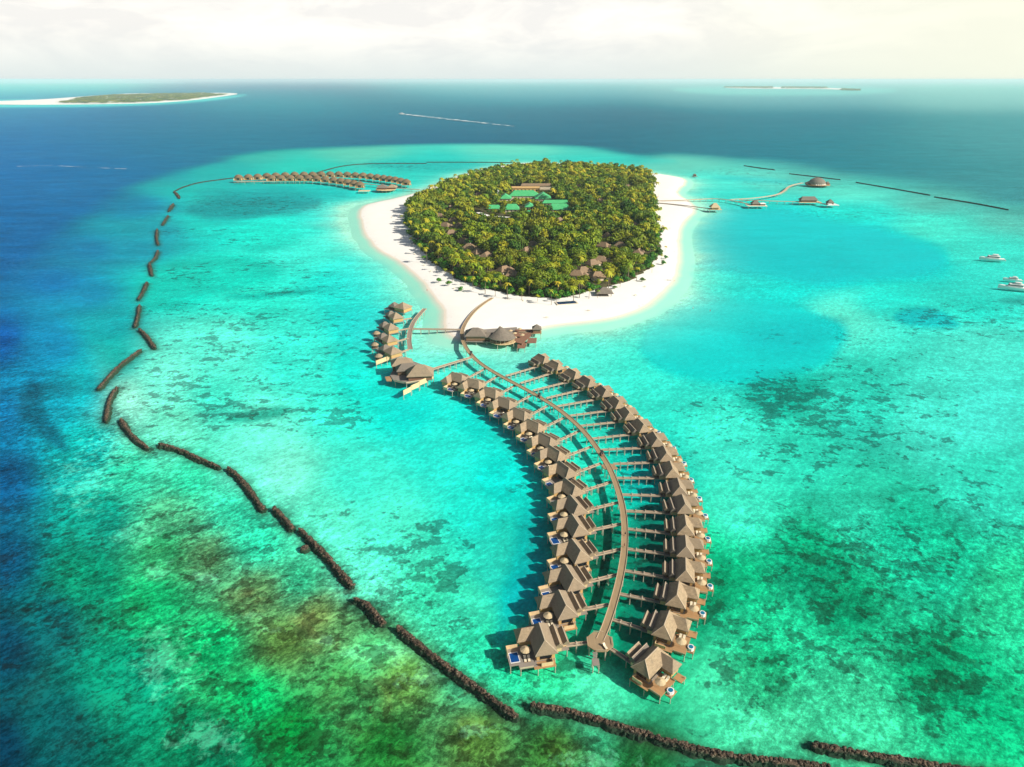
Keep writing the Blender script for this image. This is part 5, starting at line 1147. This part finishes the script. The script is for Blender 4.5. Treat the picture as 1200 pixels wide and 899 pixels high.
# ================================================================= SMALL THINGS
def kayak(px, py, rz, mat, label):
    a = P(px, py, 1.6); mb = MB(); v = []; n = 9; L = 7.0
    for i in range(n):
        t = i/(n-1)*2-1; w_ = .55*(1-abs(t)**2.2)+.03; v += [(t*L/2,-w_,.5+.15*t*t),(t*L/2,0,.05+.2*t*t),(t*L/2,w_,.5+.15*t*t),(t*L/2,0,.42+.2*t*t)]
    mb.add(v, [(i*4+j,i*4+(j+1)%4,(i+1)*4+(j+1)%4,(i+1)*4+j) for i in range(n-1) for j in range(4)]+[(0,1,2,3)[::-1],tuple((n-1)*4+j for j in range(4))])
    o = mb.build('sailing_dinghy', mat, None, loc=(*a, 1.6)); o.rotation_euler = (0,0,rz); tag(o, label, 'boat')
    MB().tube([(0,0,.4),(0,0,5.6)],[.06,.04],5).build('mast', M['steel'], o); MB().add([(0,.03,1.0),(2.4,.03,1.2),(0,.03,5.4),(0,-.03,1.0),(2.4,-.03,1.2),(0,-.03,5.4)],[(0,1,2),(5,4,3),(0,3,4,1),(1,4,5,2),(2,5,3,0)]).build('sail', mat, o)
kayak(771, 231, radians(70), M['orange'], 'orange sailing dinghy on the sand beside the right-hand jetties')
# golf buggies on the pier
def buggy(px, py, label):
    a = np.array(P(px, py, 2.3)); i = np.argmin(np.linalg.norm(PC-a, axis=1)); i = min(max(i, 1), len(PC)-2); t = PC[i+1]-PC[i-1]
    o = empty('golf_buggy', (PC[i][0], PC[i][1], 2.3), atan2(t[1], t[0]), label, 'buggy', 'golf buggies on the curved pier')
    MB().box(-1.2,1.2,-.6,.6,.28,.62).add([(.7,-.58,.62),(1.2,-.58,.62),(1.2,.58,.62),(.7,.58,.62),(.75,-.5,.95),(1.1,-.5,.85),(1.1,.5,.85),(.75,.5,.95)],[(4,5,6,7),(0,1,5,4),(1,2,6,5),(2,3,7,6),(3,0,4,7)]).build('body', M['wood_red'], o)
    MB().box(-.7,.2,-.55,.55,.62,.85).box(-.75,-.6,-.55,.55,.85,1.3).build('seat', M['dark'], o)
    MB().box(-1.15,.95,-.62,.62,1.85,1.93).build('canopy', M['dark'], o)
    for x in (-1.0,.8):
        for y in (-.55,.55): MB().box(x-.03,x+.03,y-.03,y+.03,.6,1.86).build('canopy_post', M['steel'], o)
    for x in (-.8,.8):
        for y in (-.56,.56):
            mb = MB(); n = 12; mb.add([(x+.26*cos(2*pi*j/n),y-.08,.26+.26*sin(2*pi*j/n)) for j in range(n)]+[(x+.26*cos(2*pi*j/n),y+.08,.26+.26*sin(2*pi*j/n)) for j in range(n)],[(j,(j+1)%n,n+(j+1)%n,n+j) for j in range(n)]+[tuple(range(n))[::-1],tuple(range(n,2*n))]); mb.build('wheel', M['dark'], o)
buggy(555, 415.5, 'red-brown golf buggy on the pier just below the spa bridge junction'); buggy(634, 463, 'dark golf buggy on the pier beside the fourth left footbridge'); buggy(710, 535, 'dark golf buggy on the pier just above the diamond lookout')

def person(px, py, z, label, mat, rz=0, walk=.35):
    a = P(px, py, z); me = bpy.data.meshes.new('person')
    J_ = {'pel':(0,0,.93),'ch':(0,.02,1.25),'nk':(0,.02,1.48),'hd':(0,.04,1.62),'tp':(0,.04,1.74),
         'sl':(-.18,0,1.42),'el':(-.25,-.06,1.12),'hl':(-.24,.08,.86),'sr':(.18,0,1.42),'er':(.25,.05,1.12),'hr':(.24,.18,.9),
         'hpl':(-.09,0,.9),'kl':(-.1,walk*.5,.5),'fl':(-.1,walk*.6,.07),'tl':(-.1,walk*.6+.16,.04),'hpr':(.09,0,.9),'kr':(.1,-walk*.2,.5),'fr':(.1,-walk*.9,.1),'tr_':(.1,-walk*.9+.15,.05)}
    Rr = {'pel':.14,'ch':.15,'nk':.06,'hd':.10,'tp':.07,'sl':.07,'sr':.07,'el':.045,'er':.045,'hl':.035,'hr':.035,'hpl':.1,'hpr':.1,'kl':.065,'kr':.065,'fl':.045,'fr':.045,'tl':.04,'tr_':.04}
    ks = list(J_); E = [('pel','ch'),('ch','nk'),('nk','hd'),('hd','tp'),('ch','sl'),('sl','el'),('el','hl'),('ch','sr'),('sr','er'),('er','hr'),('pel','hpl'),('hpl','kl'),('kl','fl'),('fl','tl'),('pel','hpr'),('hpr','kr'),('kr','fr'),('fr','tr_')]
    me.from_pydata([J_[q] for q in ks], [(ks.index(p_), ks.index(q)) for p_, q in E], []); o = bpy.data.objects.new('person', me); COL.objects.link(o)
    md = o.modifiers.new('skin', 'SKIN'); 
    for i, q in enumerate(ks): me.skin_vertices[0].data[i].radius = (Rr[q], Rr[q]) if False else (Rr[q], Rr[q])
    me.skin_vertices[0].data[0].use_root = True
    o.modifiers.new('sub', 'SUBSURF').levels = 1; me.materials.append(M['skin']); o.location = (*a, z); o.rotation_euler = (0,0,rz); tag(o, label, 'person')
    MB().add([(x*1.0,y,zz) for zz, w_, d_ in ((.82,.2,.15),(1.0,.19,.15),(1.25,.22,.17),(1.44,.21,.13)) for x, y in ((-w_,-d_),(w_,-d_),(w_,d_),(-w_,d_))], [(k_*4+j,k_*4+(j+1)%4,(k_+1)*4+(j+1)%4,(k_+1)*4+j) for k_ in range(3) for j in range(4)]+[(3,2,1,0),(12,13,14,15)]).build('shirt', mat, o)
    MB().cyl(0,.04,.11,.07,1.66,1.78,8).build('hair', M['dark'], o)
    return o
def skinfix():
    pass
def try_person(*a, **k_):
    try: person(*a, **k_)
    except Exception as e:
        print('person failed', e)
try_person(732.5, 628, 2.3, 'person in dark clothes walking on the pier, farther of the two in mid pier', M['dark'], 0)
try_person(731.5, 641.5, 2.3, 'person in dark red shirt walking on the pier, nearer of the two in mid pier', M['wood_red'], pi)
try_person(812, 362.5, -.9, 'person wading in the shallow water right of the beach, left of the pair', M['white'], .5)
try_person(832, 365.5, -.9, 'person wading in the shallow water right of the beach, right of the pair', M['red'], 2)
try_person(500.5, 341.5, .5, 'person in red standing at the waterline of the left beach', M['red'], 1)
# loungers and rubbish on the sand
for i, (x, y, rz) in enumerate([(532,338,.4),(641,372,1.2),(613,352.5,.2),(745,346,.6),(718,344,1.1),(505,318,.3),(462,268,.1),(470,280,.5),(459,255,.2),(486,298,.4),(497,311,.8),(765,300,.2),(785,268,.1),(776,256,.4),(756,336,.3),(690,364,1.3)]):
    q = P(x, y, 1.7); inst(pLou, (q[0], q[1], 1.68), rz, '%s lounger on the white sand' % ['pale wooden, alone on the front left','pale, right of the hut roof on the front','half-shaded, under the front shrubs','pale, on the front right','pale, beside the beach bar','pale, left beach below the shrubs','upper left beach, palm-shaded','left beach, by the dark shrubs','uppermost left beach','lower left beach','lowest left beach','right beach, by the wood','far right beach','right beach below the jetties','front right beach by the wood edge','pale, front beach below the beach bar'][i], 'sun lounger', 'sun loungers on the beach')
q = P(702, 757.5, 2.36); inst(pLou, (hx+1.2, hy-2.2, 2.37), .4, 'single sun lounger on the octagonal pier head', 'sun lounger', 'sun loungers on the villa terraces')
